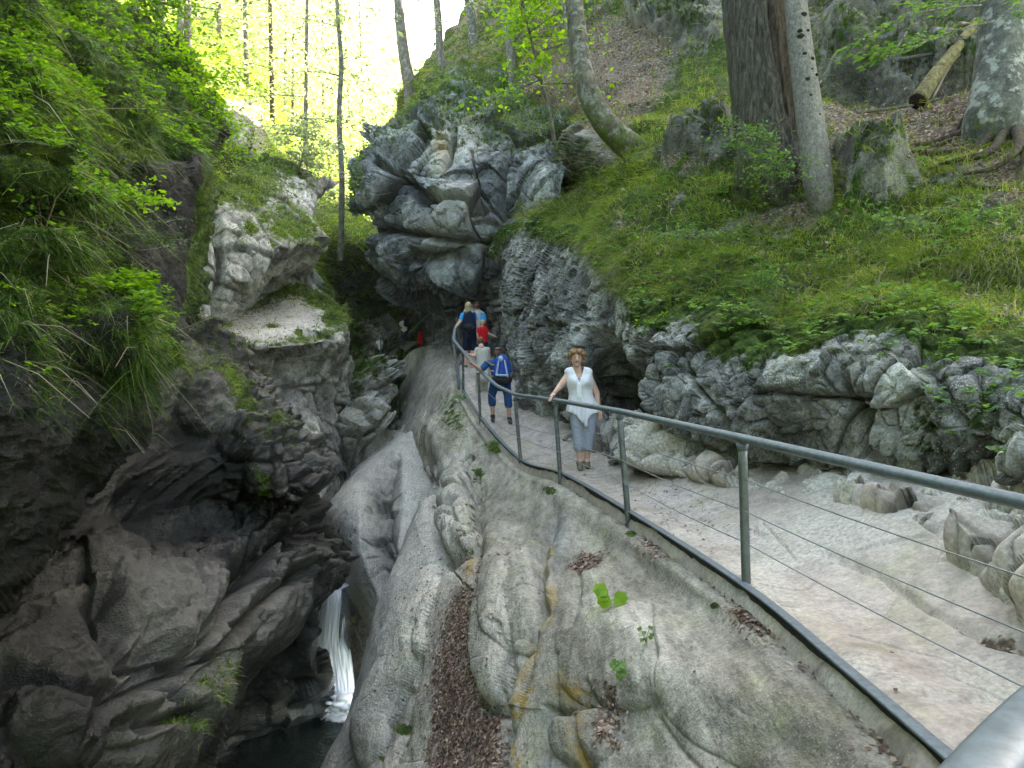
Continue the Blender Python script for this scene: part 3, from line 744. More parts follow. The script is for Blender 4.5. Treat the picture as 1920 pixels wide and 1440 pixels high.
# ---- undercut wall beside the waterfall --------------------------------
U = [
 [(220,1200,11.5),(400,1100,12.2),(540,1060,12.8),(600,1060,13.2),(590,1060,15.4)],
 [(220,1300,11.2),(400,1180,12.0),(525,1130,12.4),(582,1150,12.6),(574,1160,15)],
 [(220,1400,11),(400,1280,11.9),(525,1210,12.3),(582,1215,12.5),(574,1220,15)],
 [(220,1480,10.8),(400,1360,11.8),(525,1290,12.4),(604,1285,13.3),(594,1290,15)],
 [(220,1560,10.6),(400,1420,12.2),(525,1350,13.4),(604,1335,14.2),(592,1345,15.4)],
 [(220,1640,11),(400,1500,12.6),(525,1430,14),(590,1400,15),(580,1400,16)],
]
uw = patch(U); V = uw.V; n0 = uw.smoothN(6)
h = .2*fbm(V*.7,3,160,ridged=True)+.16*blocks(V,.8,161,crack=.3)+.06*fbm(V*4,4,162)
uw.disp(h,n0)
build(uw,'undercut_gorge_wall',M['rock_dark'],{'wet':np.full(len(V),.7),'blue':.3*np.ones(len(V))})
uw.obj['kind']='structure'

# ---- pale sunlit rocks of the far left bank -----------------------------
Cc = [
 [(330,320,17),(400,320,18),(450,300,21),(520,300,22),(600,330,24),(640,340,26)],
 [(330,380,15),(378,370,15.6),(430,357,16.6),(510,370,18),(580,400,20),(575,400,22)],
 [(330,450,14.6),(374,440,15.1),(430,440,15.6),(515,430,16.5),(600,448,18),(592,448,20.5)],
 [(330,520,14.5),(368,520,14.9),(420,535,15.1),(500,500,16.3),(600,458,18.3),(590,462,20.5)],
 [(330,570,14.5),(368,565,14.9),(415,592,15.4),(500,545,19.2),(588,500,20.6),(580,500,22)],
 [(330,600,14.3),(375,600,14.7),(413,612,15.6),(500,568,19),(590,548,20.2),(640,560,21.5)],
 [(340,650,14),(385,640,14.3),(412,640,14.8),(520,643,15.5),(635,622,17.3),(655,610,19.5)],
 [(350,690,13.8),(390,680,14.2),(430,680,15.2),(540,672,16.6),(640,665,18.0),(650,680,20)],
 [(380,760,13.4),(440,750,13.9),(490,750,14.6),(560,750,16.8),(640,760,18.6),(645,770,20.5)],
 [(420,860,13.2),(490,850,13.8),(540,850,15),(590,850,16.8),(640,850,18.4),(645,860,20)],
 [(480,960,13.4),(550,950,14.0),(585,955,15),(605,980,16.4),(630,980,18),(632,990,20)],
 [(500,1100,13.8),(570,1100,14.4),(600,1100,15.2),(618,1110,16.3),(635,1110,17.5),(640,1120,19)],
]
cs = patch(Cc); V = cs.V; px, py = cs.px, cs.py; n0 = cs.smoothN(5)
smooth = inpoly(px,py,[(430,590),(560,560),(630,610),(520,640),(410,635)],16)
run = inpoly(px,py,[(440,650),(520,700),(560,800),(550,900),(500,860),(440,740)],20)
h = .2*fbm(V*.6,3,180)+(1-np.maximum(smooth,run))*(.20*blocks(V,1.5,181,rotm(30,20,10),(1,1,.7),warp=.1,crack=.35,cw=.13,info=INF)+.10*blocks(V,.42,182,rotm(30,20,10),warp=.15,crack=.4,cw=.14,info=INF))+.04*fbm(V*4,4,183)
h += groove(cs,[(405,400),(412,500),(400,640)],7,.35)+groove(cs,[(520,700),(560,790),(545,900)],14,.35)
cs.disp(h*.9,n0)
nz = cs.smoothN(3)[:,2]
mC = np.clip(.8*sm(.45,.9,nz+.25*fbm(V*1.5,3,6))*(1-.9*smooth),0,1)
mC = np.maximum(mC,.85*inpoly(px,py,[(460,400),(520,380),(600,430),(600,455),(500,450),(440,470),(440,430)],20)*sm(-.3,.2,fbm(V*1.8,3,9)))
mC = np.maximum(mC,.8*inpoly(px,py,[(580,550),(660,560),(660,610),(610,612)],14))
for (x,y,r) in [(510,608,12),(560,620,10),(565,632,12)]: mC = np.maximum(mC,.9*np.exp(-(((px-x)/r)**2+((py-y)/(r*.6))**2)))
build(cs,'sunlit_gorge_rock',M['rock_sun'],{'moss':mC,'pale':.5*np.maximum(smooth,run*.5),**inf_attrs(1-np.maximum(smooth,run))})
cs.obj['kind']='structure'; cs.m = mC

# ---- back wall of the gorge ---------------------------------------------
D = [
 [(560,470,30),(590,500,31),(640,560,34),(700,560,35.5),(760,552,36.5),(820,552,37)],
 [(570,560,24),(600,590,26),(650,596,30),(715,590,34),(765,600,35.5),(820,600,36)],
 [(600,640,21.5),(620,640,22.5),(665,640,27),(715,655,32),(770,665,33.5),(820,665,34)],
 [(590,700,20.5),(620,700,20.3),(665,690,21.5),(725,700,27),(775,700,29),(820,700,30)],
 [(580,780,19.5),(610,780,19.4),(665,780,19.3),(725,780,21),(775,760,23),(820,760,24)],
 [(580,880,18.6),(600,880,18.5),(645,890,18.2),(700,860,18.7),(770,840,19.2),(800,840,20)],
 [(580,1000,17.2),(598,1000,17),(625,1000,16.8),(680,960,17),(740,950,17.4),(760,950,18)],
 [(580,1085,16.8),(600,1090,16.4),(640,1098,15.9),(690,1100,15.6),(740,1100,16),(760,1100,17)],
 [(570,1200,16),(600,1200,15.5),(650,1200,15.2),(690,1200,15.1),(740,1200,15.4),(760,1200,17)],
 [(570,1400,15.2),(600,1400,15.1),(650,1400,15.0),(700,1400,15.0),(740,1400,15.2),(760,1400,17)],
]
for r in D: r.insert(0,(r[0][0]-70,r[0][1]-10,r[0][2]+.8))
dw = patch(D); V = dw.V; px, py = dw.px, dw.py; n0 = dw.smoothN(5)
h = .25*fbm(V*.6,3,200)+.50*blocks(V,1.1,201,rotm(30,50,10),(1,1,.55),crack=.4,cw=.13,info=INF)+.20*blocks(V,.45,202,rotm(30,50,10),(1,1,.6),crack=.4,cw=.14,info=INF)+.04*fbm(V*4,3,203)
sl = sm(1080,1120,py); h = h*(1-.88*sl)
h += lump(dw,685,780,46,95,12,.9,2.4)+lump(dw,665,720,40,30,-20,.4)+groove(dw,[(590,870),(640,800),(680,700)],8,.3)
dw.disp(h,n0)
nz = dw.smoothN(3)[:,2]
mD = np.clip(.8*sm(.35,.8,nz+.3*fbm(V*1.4,3,6)),0,.9)*sm(900,700,py)
mD = np.maximum(mD,.85*inpoly(px,py,[(590,480),(700,560),(750,560),(650,610),(580,600)],20))
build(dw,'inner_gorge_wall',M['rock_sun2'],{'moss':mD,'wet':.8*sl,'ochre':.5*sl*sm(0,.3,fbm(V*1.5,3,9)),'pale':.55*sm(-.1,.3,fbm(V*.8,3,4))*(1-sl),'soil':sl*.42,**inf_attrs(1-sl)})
dw.obj['kind']='structure'

# ---- second pale rib beyond the apron -----------------------------------
E2 = [
 [(700,800,21),(745,812,19.5),(790,812,18),(820,830,17.5)],
 [(640,915,19),(655,905,17.4),(700,890,16.2),(790,900,15.6)],
 [(600,970,18),(618,965,16.2),(655,950,15.3),(760,960,14.8)],
 [(625,1050,17.5),(636,1050,15.4),(670,1030,14.6),(760,1030,14)],
 [(655,1110,16.5),(662,1108,15.0),(695,1105,14.2),(760,1100,13.6)],
 [(690,1180,16),(694,1180,14.6),(715,1185,13.9),(760,1180,13.2)],
 [(715,1240,15.6),(718,1240,14.4),(735,1240,13.8),(760,1240,13.2)],
]
for r in E2: r.append((r[-1][0]+90, r[-1][1]+30, r[-1][2]-.2))
er = patch(E2); V = er.V; px, py = er.px, er.py; n0 = er.smoothN(5)
h = .18*fbm(V*np.array([.7,.7,.5]),3,220)+.05*fbm(V*2.5,4,221,ridged=True)
dk = inpoly(px,py,[(690,900),(740,860),(745,960),(735,1030),(760,1100),(745,1150),(690,1030)],14)
h += dk*(.25*blocks(V,.6,222,crack=.4,cw=.14)-.3)
er.disp(h,n0)
build(er,'smooth_gorge_rib',M['rock_apron'],{'pale':.5*(1-dk),'blue':.3*dk,'wet':.5*dk,'moss':.5*np.exp(-(((px-640)/40)**2+((py-1010)/60)**2))})
er.obj['kind']='structure'

# ---- valley slope behind: forest floor with sunshine put into its colours ---------------------------
J = [
 [(-900,-1500,60),(0,-1100,70),(300,-600,85),(500,-150,105),(680,90,130),(900,190,140),(1100,150,140)],
 [(-600,-600,28),(0,-420,34),(280,-180,46),(450,0,60),(640,170,85),(860,260,100),(1100,230,100)],
 [(-300,-150,17),(60,-40,20),(250,60,26),(420,150,34),(580,240,48),(800,330,60),(1000,350,60)],
 [(-200,100,14.5),(150,160,15.5),(300,210,17),(430,250,22),(530,300,30),(680,380,40),(850,430,42)],
 [(-150,300,14),(200,280,14.5),(340,300,16),(430,320,19),(540,390,24),(640,440,30),(800,480,32)],
 [(-150,420,15),(220,380,15),(350,360,17),(450,370,20.5),(560,450,24),(640,520,33),(790,560,37)],
 [(-150,560,17),(220,500,17),(360,440,19),(470,440,22.5),(575,540,26),(650,600,34),(790,610,38)],
]
jv = patch(J, step=STEP*1.5); V = jv.V; px, py = jv.px, jv.py
h = .8*fbm(V*.18,3,240)+.25*fbm(V*.8,4,241)
h += .5*blocks(V,1.6,242,crack=.3)*inpoly(px,py,[(430,190),(490,200),(490,290),(440,300),(410,250)],20)
h[ py > 600] -= .4
jv.disp(h)
rkj = inpoly(px,py,[(430,190),(490,200),(490,290),(440,300),(410,250)],14)
mJ = np.clip(.62+.5*fbm(V*.6,4,9),0,1)*(1-rkj)
build(jv,'valley_slope',M['far_ground'],{'moss':mJ,'soil':.62*(1-rkj)*sm(.05,.3,fbm(V*.4,3,19))})
jv.obj['kind']='structure'

# ---- broad ground sheet beneath everything, reaching the horizon ---------
def ground():
    n = 60; xs = np.sign(np.linspace(-1,1,n))*np.abs(np.linspace(-1,1,n))**2.0*400
    X, Y = np.meshgrid(xs, xs+40); Z = -9.5+.012*np.hypot(X,Y)+ 6*vnoise(np.stack([X.ravel()*.01,Y.ravel()*.01,0*X.ravel()],1),3).reshape(X.shape)*sm(60,300,np.hypot(X,Y))
    idx = np.arange(n*n).reshape(n,n)
    q = np.stack([idx[:-1,:-1].ravel(), idx[:-1,1:].ravel(), idx[1:,1:].ravel(), idx[1:,:-1].ravel()],1)
    o = mesh_np('ground', np.stack([X.ravel(),Y.ravel(),Z.ravel()],1), q, M['far_ground'], attrs={'moss':np.full(n*n,.9)})
    o['kind'] = 'structure'
ground()

# ---- unseen gorge banks behind the viewpoint, added to cut sky light -----------
def bank(name, ctr, mat, seed):
    p_ = Patch(); G_ = cr_interp(np.array(ctr,float),[12]*(len(ctr)-1)); G_ = np.swapaxes(cr_interp(np.swapaxes(G_,0,1),[12]*(len(ctr[0])-1)),0,1)
    p_.G = G_; p_.shape = G_.shape[:2]; p_.V = G_.reshape(-1,3).copy(); p_.flip = False; p_.update(); p_.px, p_.py = proj(p_.V)
    p_.disp(.7*fbm(p_.V*.25,3,seed)+.3*fbm(p_.V*.9,3,seed+1)); build(p_, name, mat, {'moss':np.clip(.6+.4*fbm(p_.V*.4,3,seed+2),0,1)}); p_.obj['kind'] = 'structure'; return p_
bk1 = bank('unseen_left_bank', [[(-12,22,-7),(-13,22,-2),(-14,22,4),(-17,22,9),(-28,24,19)],[(-8.5,12,-7),(-9.5,12,-2),(-10.5,11.5,3),(-14,12,8),(-25,13,18)],[(-3.5,4.2,-6.5),(-5.5,3.6,-2),(-7,3.2,3),(-11,3,8),(-22,4,18)],[(-3.2,-2,-6.5),(-4.5,-2,-2),(-5.5,-2,3),(-9,-2,8),(-22,-4,19)],[(-3.5,-9,-6.5),(-4.5,-10,-2),(-5.5,-10,3),(-9,-12,8),(-22,-15,19)],[(0,-16,-6.5),(-2,-20,-2),(-3,-22,3),(-7,-26,9),(-18,-34,20)]], M['rock_near'], 900)
bk2 = bank('unseen_right_bank', [[(3.9,.7,-1.4),(4.6,.5,1.0),(7,.3,3.5),(14,0,11),(28,2,27)],[(3.4,-5,-1.6),(4.4,-5,1.2),(7,-6,4),(14,-8,12),(28,-8,28)],[(2.6,-11,-1.8),(4,-12,1.4),(7,-14,5),(13,-18,12),(26,-22,28)],[(0,-16,-6.5),(1,-20,-1),(3,-24,5),(8,-30,12),(18,-38,26)]], M['hill'], 920)
# ------------------------------------------------------------------ vegetation
M['grass'] = leaf_mat('hill_grass_blades', (.07,.14,.016),(.20,.31,.035),(.46,.45,.18), .45)
M['grass_b'] = leaf_mat('bright_grass_blades', (.06,.13,.012),(.17,.28,.03),(.38,.38,.15), .4)
M['leaf'] = leaf_mat('herb_leaves', (.06,.15,.05),(.12,.24,.07),(.20,.34,.09), .4)
M['leaf_b'] = leaf_mat('bright_maple_leaves', (.08,.18,.012),(.17,.34,.02),(.28,.46,.04), .55)
M['leaf_far'] = leaf_mat('sun_tinted_tree_leaves', (.17,.21,.11),(.33,.39,.21),(.50,.56,.36), .5, tt=(1.35,1.35,1.05))  # pale tint puts washed-out sunlight into the leaf colour
M['grass_far'] = leaf_mat('sun_tinted_valley_grass', (.16,.28,.04),(.34,.48,.08),(.5,.55,.2), .5)  # brighter grass copy, sunshine is put into the colour
M['leaf_m'] = leaf_mat('shaded_leafy_undergrowth', (.045,.12,.011),(.11,.24,.018),(.22,.39,.03), .5)
M['moss_f'] = leaf_mat('moss_fringe', (.010,.028,.004),(.035,.085,.008),(.12,.22,.018), .3)
M['leaf_dark'] = leaf_mat('shaded_canopy_leaves', (.04,.08,.012),(.08,.14,.02),(.12,.20,.03), .4)
M['needle'] = leaf_mat('spruce_needles', (.03,.06,.02),(.06,.11,.035),(.10,.16,.05), .2)
M['litter'] = leaf_mat('dead_beech_leaves', (.08,.045,.032),(.24,.155,.115),(.52,.42,.33), .1)
M['twig'] = leaf_mat('dry_twigs', (.10,.075,.05),(.22,.18,.13),(.34,.29,.22), 0)
M['bark_big'] = bark_mat('furrowed_grey_bark',(.025,.023,.017),(.085,.078,.06),(.19,.18,.15), vs=(1,1,.1), scale=22, bd=.05)
M['bark_brown'] = bark_mat('brown_flaking_bark',(.022,.017,.012),(.085,.064,.046),(.16,.125,.095), vs=(1,1,.12), scale=24, bd=.05)
M['bark_pale'] = bark_mat('pale_scaly_bark',(.10,.095,.085),(.20,.19,.17),(.31,.30,.275), vs=(1,1,.7), scale=26)
M['bark_curved'] = bark_mat('smooth_mossy_bark',(.05,.046,.032),(.11,.105,.075),(.20,.19,.145), vs=(1,1,.5), scale=9, patch_=.4)
M['bark_beech'] = bark_mat('beech_bark',(.045,.048,.04),(.10,.105,.09),(.19,.195,.175), vs=(1,1,.6), scale=6, patch_=.6)
M['bark_thin'] = bark_mat('thin_stem_bark',(.06,.055,.045),(.13,.12,.10),(.24,.225,.19), vs=(1,1,.4), scale=12, patch_=.3)
M['knot'] = bark_mat('dark_branch_knot',(.012,.01,.008),(.03,.026,.02),(.05,.045,.035))
M['log'] = bark_mat('mossy_yellow_log',(.05,.045,.02),(.15,.14,.06),(.27,.25,.12), vs=(1,1,1), scale=9)
M['endgrain'] = bark_mat('rotten_log_end',(.012,.008,.006),(.035,.022,.016),(.07,.045,.03), vs=(1,1,1))

def nrm(a): return a/(np.linalg.norm(a,axis=-1,keepdims=True)+1e-9)
def at(p, x, y):
    """point of the built terrain seen nearest to photo pixel x,y"""
    d = (p.px-x)**2+(p.py-y)**2
    k = np.where((d < 90) & (p.V[:,1] > .3))[0]
    if not len(k): return p.V[np.argmin(d)]
    # the nearest surface first, then the closest vertex on it
    k = k[p.V[k,1] < p.V[k,1].min()+.8]
    return p.V[k[np.argmin(d[k])]]

def blades(pos, nor, L, w, droop, seed=0, spread=.5, up=.8, side=None):
    r = np.random.default_rng(seed); n = len(pos)
    L = np.asarray(L)*(.55+.9*r.random(n)); w = np.maximum(w, 0)*np.ones(n)
    d = nrm(np.array([0,0,up])+nor*.45+r.normal(0,spread,(n,3)))
    out = nrm(nor*np.array([1,1,0])+r.normal(0,.35,(n,3))*np.array([1,1,0])+1e-6)
    sv = nrm(np.cross(d, r.normal(0,1,(n,3))))
    V = []
    for t, ww in ((0,1),(.35,.9),(.7,.6)):
        c = pos+d*(L*t)[:,None]+(out*.55+np.array([0,0,-1]))*(L*droop*t*t)[:,None]
        V += [c-sv*(w*ww*.5)[:,None], c+sv*(w*ww*.5)[:,None]]
    t = 1.0; V.append(pos+d*L[:,None]+(out*.55+np.array([0,0,-1]))*(L*droop)[:,None])
    V = np.stack(V,1).reshape(-1,3); b = (np.arange(n)*7)[:,None]
    q = np.concatenate([b+np.array([0,1,3,2]), b+np.array([2,3,5,4])]); tr = b+np.array([4,5,6])
    rnd = np.repeat(r.random(n)**1.3,7)
    return V, q, tr, rnd

def leaves(pos, dir_, nor, size, seed=0, wid=.6, fold=.12):
    r = np.random.default_rng(seed); n = len(pos)
    s = (np.asarray(size)*(.6+.7*r.random(n)))[:,None]
    d = nrm(dir_); sd = nrm(np.cross(d, nor)); nn = np.cross(sd, d)
    V = np.stack([pos, pos+d*s*.30+sd*s*wid*.42+nn*s*fold, pos+d*s*.68+sd*s*wid*.36+nn*s*fold*.8, pos+d*s-nn*s*.1,
                  pos+d*s*.68-sd*s*wid*.36+nn*s*fold*.8, pos+d*s*.30-sd*s*wid*.42+nn*s*fold, pos+d*s*.5-nn*s*.02],1).reshape(-1,3)
    b = (np.arange(n)*7)[:,None]
    q = np.concatenate([b+np.array([0,1,2,6]), b+np.array([0,6,4,5])]); tr = np.concatenate([b+np.array([2,3,6]), b+np.array([6,3,4])])
    return V, q, tr, np.repeat(r.random(n),7)

def quadleaves(pos, dir_, nor, size, seed=0, wid=.6):
    r = np.random.default_rng(seed); n = len(pos)
    s = (np.asarray(size)*(.6+.7*r.random(n)))[:,None]
    d = nrm(dir_); sd = nrm(np.cross(d, nor)); nn = np.cross(sd, d)
    V = np.stack([pos, pos+d*s*.5+sd*s*wid*.5+nn*s*.08, pos+d*s, pos+d*s*.5-sd*s*wid*.5+nn*s*.08],1).reshape(-1,3)
    return V, (np.arange(n)*4)[:,None]+np.array([0,1,2,3]), np.zeros((0,3),int), np.repeat(r.random(n),4)

class Acc:
    def __init__(s): s.V=[];s.q=[];s.t=[];s.r=[];s.m=[];s.n=0
    def add(s, V, q, t, r, moss=0.0):
        s.V.append(V); s.q.append(np.asarray(q)+s.n); s.t.append(np.asarray(t).reshape(-1,3)+s.n); s.r.append(r)
        s.m.append(np.full(len(V),moss) if np.isscalar(moss) else moss); s.n += len(V)
    def build(s, name, mat, parent=None, smooth=False):
        V = np.concatenate(s.V); off = np.zeros(3)
        if parent is not None and parent.type == 'EMPTY': off = np.array(parent.location)
        elif parent is not None and parent.parent is not None: off = np.array(parent.parent.location)
        return mesh_np(name, V-off, [np.concatenate(s.q).astype(int), np.concatenate(s.t).astype(int)], mat, parent=parent, smooth=smooth,
                       attrs={'rnd':np.concatenate(s.r),'moss':np.concatenate(s.m)})

def spline(pts, k=8):
    A = np.array(pts, float); return cr_interp(A, [k]*(len(A)-1))

def tube(pts, rad, sides=10, seed=0, rough=0.0, freq=6, cap=True, ringf=2.2):
    pts = np.asarray(pts, float); n = len(pts); rad = np.broadcast_to(np.asarray(rad, float), (n,))
    t = nrm(np.gradient(pts, axis=0))
    ref = np.array([1.0,0,0]) if abs(t[0][0]) < .8 else np.array([0,1.0,0])
    u = nrm(np.cross(t, ref)); v = np.cross(t, u)
    a = np.linspace(0, 2*np.pi, sides, endpoint=False)
    ring = u[:,None]*np.cos(a)[None,:,None]+v[:,None]*np.sin(a)[None,:,None]
    rr = rad[:,None]*np.ones(sides)
    if rough:
        q = (pts[:,None]*np.array([freq,freq,freq*.25])+ring*ringf).reshape(-1,3)
        rr = rr*(1+rough*vnoise(q, seed).reshape(n,sides)+rough*.5*vnoise(q*3.1, seed+3).reshape(n,sides))
    V = (pts[:,None]+ring*rr[...,None]).reshape(-1,3)
    i = np.arange(n*sides).reshape(n,sides); j = np.roll(i,-1,1)
    q = np.stack([i[:-1].ravel(), j[:-1].ravel(), j[1:].ravel(), i[1:].ravel()],1)
    tr = np.zeros((0,3),int)
    if cap:
        V = np.concatenate([V, pts[:1], pts[-1:]]); c0 = n*sides; c1 = c0+1
        tr = np.concatenate([np.stack([j[0], i[0], np.full(sides,c0)],1), np.stack([i[-1], j[-1], np.full(sides,c1)],1)])
    return V, q, tr, np.full(len(V), random.random())

def sampler(p, weight, n, seed):
    r = np.random.default_rng(seed); w = np.clip(weight,0,None); w = w/w.sum()
    i = r.choice(len(p.V), n, p=w); nc = p.shape[1]
    # jitter inside the cell
    i2 = np.clip(i+1,0,len(p.V)-1); i3 = np.clip(i+nc,0,len(p.V)-1)
    pos = p.V[i]+(p.V[i2]-p.V[i])*r.random((n,1))*.9+(p.V[i3]-p.V[i])*r.random((n,1))*.9
    bad = np.linalg.norm(pos-p.V[i],axis=1) > .35
    pos[bad] = p.V[i][bad]
    return pos, p.N[i], i
def vis(p): return ((p.px>-40)&(p.px<1960)&(p.py>-60)&(p.py<1480)&((p.V[:,1]<48)|(p is jv))).astype(float)

# ---- grass on the hillside -------------------------------------------------
hl.update(); ns = hl.smoothN(4)
g = Acc()
tuft = sm(-.15,.35,fbm(hl.V*2.4,3,301))
w_ = vis(hl)*(hl.grassw*(.12+tuft)+.03*(1-hl.rk))
pos,nor,i = sampler(hl, w_, 75000, 1); d = pos[:,1]
g.add(*blades(pos, ns[i], .15+.20*np.random.default_rng(2).random(len(pos)), .0022+.00042*d, .75, 3, .42))
lip = sm(.16,.02,np.tile(np.linspace(0,1,hl.shape[1]),hl.shape[0]))*vis(hl)*(.15+tuft)
pos,nor,i = sampler(hl, lip, 22000, 4); d = pos[:,1]
g.add(*blades(pos, ns[i], .19, .0022+.0004*d, 1.25, 5, .4, up=.5))
o = g.build('hill_grass', M['grass']); o['kind'] = 'stuff'
# herb rosettes
def rosettes(pos, nor, k, size, stem, seed):
    r = np.random.default_rng(seed); n = len(pos)
    P_ = np.repeat(pos,k,0); N_ = np.repeat(nor,k,0); a = r.random(n*k)*6.283
    d = np.stack([np.cos(a),np.sin(a),.15+.3*r.random(n*k)],1)
    h = np.repeat(stem*(.5+r.random(n)),k)
    P_ = P_+np.stack([0*h,0*h,h*(.4+.6*r.random(n*k))],1)+N_*.03+d*np.repeat(size,k)[:,None]*.4
    return leaves(P_, d, np.array([0,0,1.0])+N_*.5+r.normal(0,.25,(n*k,3)), np.repeat(size,k), seed+1, .75)
hb = Acc()
pos,nor,i = sampler(hl, vis(hl)*(.1+hl.grassw)*sm(-.1,.3,fbm(hl.V*1.1,3,305))*(1-hl.rk)*(1-.8*hl.brown), 520, 6)
hb.add(*rosettes(pos, ns[i], 8, .035+.004*pos[:,1], .08, 7))
cn = cl.smoothN(3)
pos,nor,i = sampler(cl, vis(cl)*(mossC**2)*sm(0,.5,cn[:,2]+.3), 260, 8)
hb.add(*rosettes(pos, cn[i], 7, .04+.003*pos[:,1], .06, 9))
pos,nor,i = sampler(ov, vis(ov)*sm(700,660,ov.px)*sm(200,300,ov.py)*sm(420,350,ov.py), 200, 10)
hb.add(*rosettes(pos, ov.N[i], 7, np.full(len(pos),.10), .1, 11))
o = hb.build('herb_leaves', M['leaf']); o['kind'] = 'stuff'
# dead twigs, dry stems
tw = Acc(); r = np.random.default_rng(12)
pos,nor,i = sampler(hl, vis(hl)*(.2+hl.brown)*(1-hl.rk), 900, 13)
for p0,n0_ in zip(pos,ns[i]):
    dd = nrm(np.cross(n0_, r.normal(0,1,3)))*r.uniform(.1,.45)
    p1 = p0+dd*.5+n0_*.05+r.normal(0,.03,3); p2 = p0+dd+n0_*.02
    tw.add(*tube([p0+n0_*.015,p1,p2], [.007,.006,.003], 4, cap=False))
o = tw.build('dead_twigs', M['twig']); o['kind'] = 'stuff'
# fallen leaves on the hillside and on the rock apron
ll = Acc()
pos,nor,i = sampler(hl, vis(hl)*(.12+hl.brown+.4*soilH)*(1-hl.rk)*(1-.5*hl.grassw), 16000, 14)
ll.add(*quadleaves(pos+ns[i]*.012, r.normal(0,1,pos.shape)*[1,1,.4], ns[i]+r.normal(0,.5,pos.shape), .045+.002*pos[:,1], 15))
ap.update(); lw = (np.clip(litter-.42,0,1)+.10*np.clip(litter-.02,0,1)+.05*np.exp(-(seg_dist(ap.px,ap.py,[(870,1090),(850,1250),(870,1440)])[0]/75)**2))*vis(ap)*sm(-.5,.1,fbm(ap.V*2.5,3,78))
pos,nor,i = sampler(ap, lw, 15000, 16)
t_ = nrm(np.cross(ap.N[i], r.normal(0,1,pos.shape)))
ll.add(*quadleaves(pos+ap.N[i]*r.uniform(.003,.02,(len(pos),1)), t_, ap.N[i]+r.normal(0,.45,pos.shape), .036, 17))
pos,nor,i = sampler(pt, vis(pt)*np.clip(soil,.004,1), 700, 18)
t_ = nrm(np.cross(pt.N[i], r.normal(0,1,pos.shape)))
ll.add(*quadleaves(pos+pt.N[i]*.008, t_, pt.N[i]+r.normal(0,.3,pos.shape), .03, 19))
pos,nor,i = sampler(ap, vis(ap)*(.02+np.exp(-(kd/30)**2)), 500, 20)
t_ = nrm(np.cross(ap.N[i], r.normal(0,1,pos.shape)))
ll.add(*quadleaves(pos+ap.N[i]*.006, t_, ap.N[i]+r.normal(0,.3,pos.shape), .025, 21))
o = ll.build('fallen_leaves', M['litter']); o['kind'] = 'stuff'

# ---- undergrowth of the near left wall ------------------------------------
aw.update(); an = aw.smoothN(3)
ug = Acc()
w1 = vis(aw)*np.clip(mossL,0,1)*(1-aw.low)*sm(-.35,.2,an[:,2])*(1-aw.pill)
cl1 = sm(-.1,.4,fbm(aw.V*1.7,3,310))
pos,nor,i = sampler(aw, w1*(.05+cl1)*(.10+.9*sm(230,110,aw.py-.25*aw.px)), 1300, 22)
ug.add(*rosettes(pos, an[i], 7, .022+.0035*pos[:,1], .06, 23))
pos,nor,i = sampler(aw, vis(aw)*np.exp(-(((aw.px-205)/80)**2+((aw.py-600)/45)**2))+vis(aw)*np.exp(-(((aw.px-60)/90)**2+((aw.py-220)/60)**2)), 520, 24)
ug.add(*rosettes(pos, an[i], 8, np.full(len(pos),.05), .09, 25))
o = ug.build('wall_undergrowth', M['leaf_m']); o['kind'] = 'stuff'
gg = Acc()
mz_ = Acc()
pos,nor,i = sampler(aw, vis(aw)*np.clip(mossL,0,1)*(1-.9*aw.pill)*(1-.5*aw.low), 60000, 70)
mz_.add(*blades(pos, an[i], .045, .006, 1.0, 71, .7))
pos,nor,i = sampler(aw, vis(aw)*np.clip(mossL,0,1)*(1-aw.pill)*sm(.1,.35,fbm(aw.V*2.2,3,315)+.15), 12000, 72)
mz_.add(*blades(pos, an[i], .11, .0045, 1.6, 73, .5, up=.2))
o = mz_.build('moss_fringe', M['moss_f']); o['kind'] = 'stuff'
pos,nor,i = sampler(aw, w1*sm(0,.3,fbm(aw.V*1.3,3,311)+.1), 3800, 26)
gg.add(*blades(pos, an[i], .12, .0042, .95, 27, .8))
for (x,y,sx,sy,n,L) in [(90,180,60,60,350,.28),(170,400,50,40,60,.45),(80,330,70,30,90,.35),(245,290,50,15,60,.25),(250,690,30,30,40,.3),(40,70,60,50,260,.25),(230,230,70,50,260,.28)]:
    pos,nor,i = sampler(aw, np.exp(-(((aw.px-x)/sx)**2+((aw.py-y)/sy)**2)), n, int(x+y))
    gg.add(*blades(pos, an[i], L, .0065, 1.15, int(x*y)%999, .6))
for pz,ms,n,L in ((cs,cs.m*vis(cs),11000,.16),(dw,mD*vis(dw),5000,.2),(bw,mB**2*vis(bw),2600,.14)):
    pz.update(); nn = pz.smoothN(3)
    pos,nor,i = sampler(pz, ms*sm(-.1,.4,nn[:,2]), n, 30)
    gg.add(*blades(pos, nn[i], L, .004+.0006*pos[:,1].mean(), .8, 31, .45))
pos,nor,i = sampler(jv, vis(jv)*(.2+np.clip(mJ,0,1)), 22000, 32)
vg = Acc(); vg.add(*blades(pos, jv.N[i], .03*np.clip(pos[:,1],0,40)*.55, .0012*pos[:,1], .7, 33, .5)); o = vg.build('valley_grass', M['grass_far']); o['kind'] = 'stuff'
pos,nor,i = sampler(ap, vis(ap)*mossA**2*sm(900,870,ap.py), 900, 34)
gg.add(*blades(pos, ap.N[i], .09, .008, .8, 35, .5))
ov.update(); onn = ov.smoothN(3)
pos,nor,i = sampler(ov, vis(ov)*sm(.2,.6,onn[:,2])*sm(300,180,ov.py), 5000, 36)
gg.add(*blades(pos, onn[i], .28, .012, .9, 37, .45))
dr = Acc()
pos,nor,i = sampler(aw, w1+.3*vis(aw)*(1-aw.low)*(1-aw.pill), 650, 61)
dr.add(*blades(pos, an[i], .30, .005, 1.3, 62, .7))
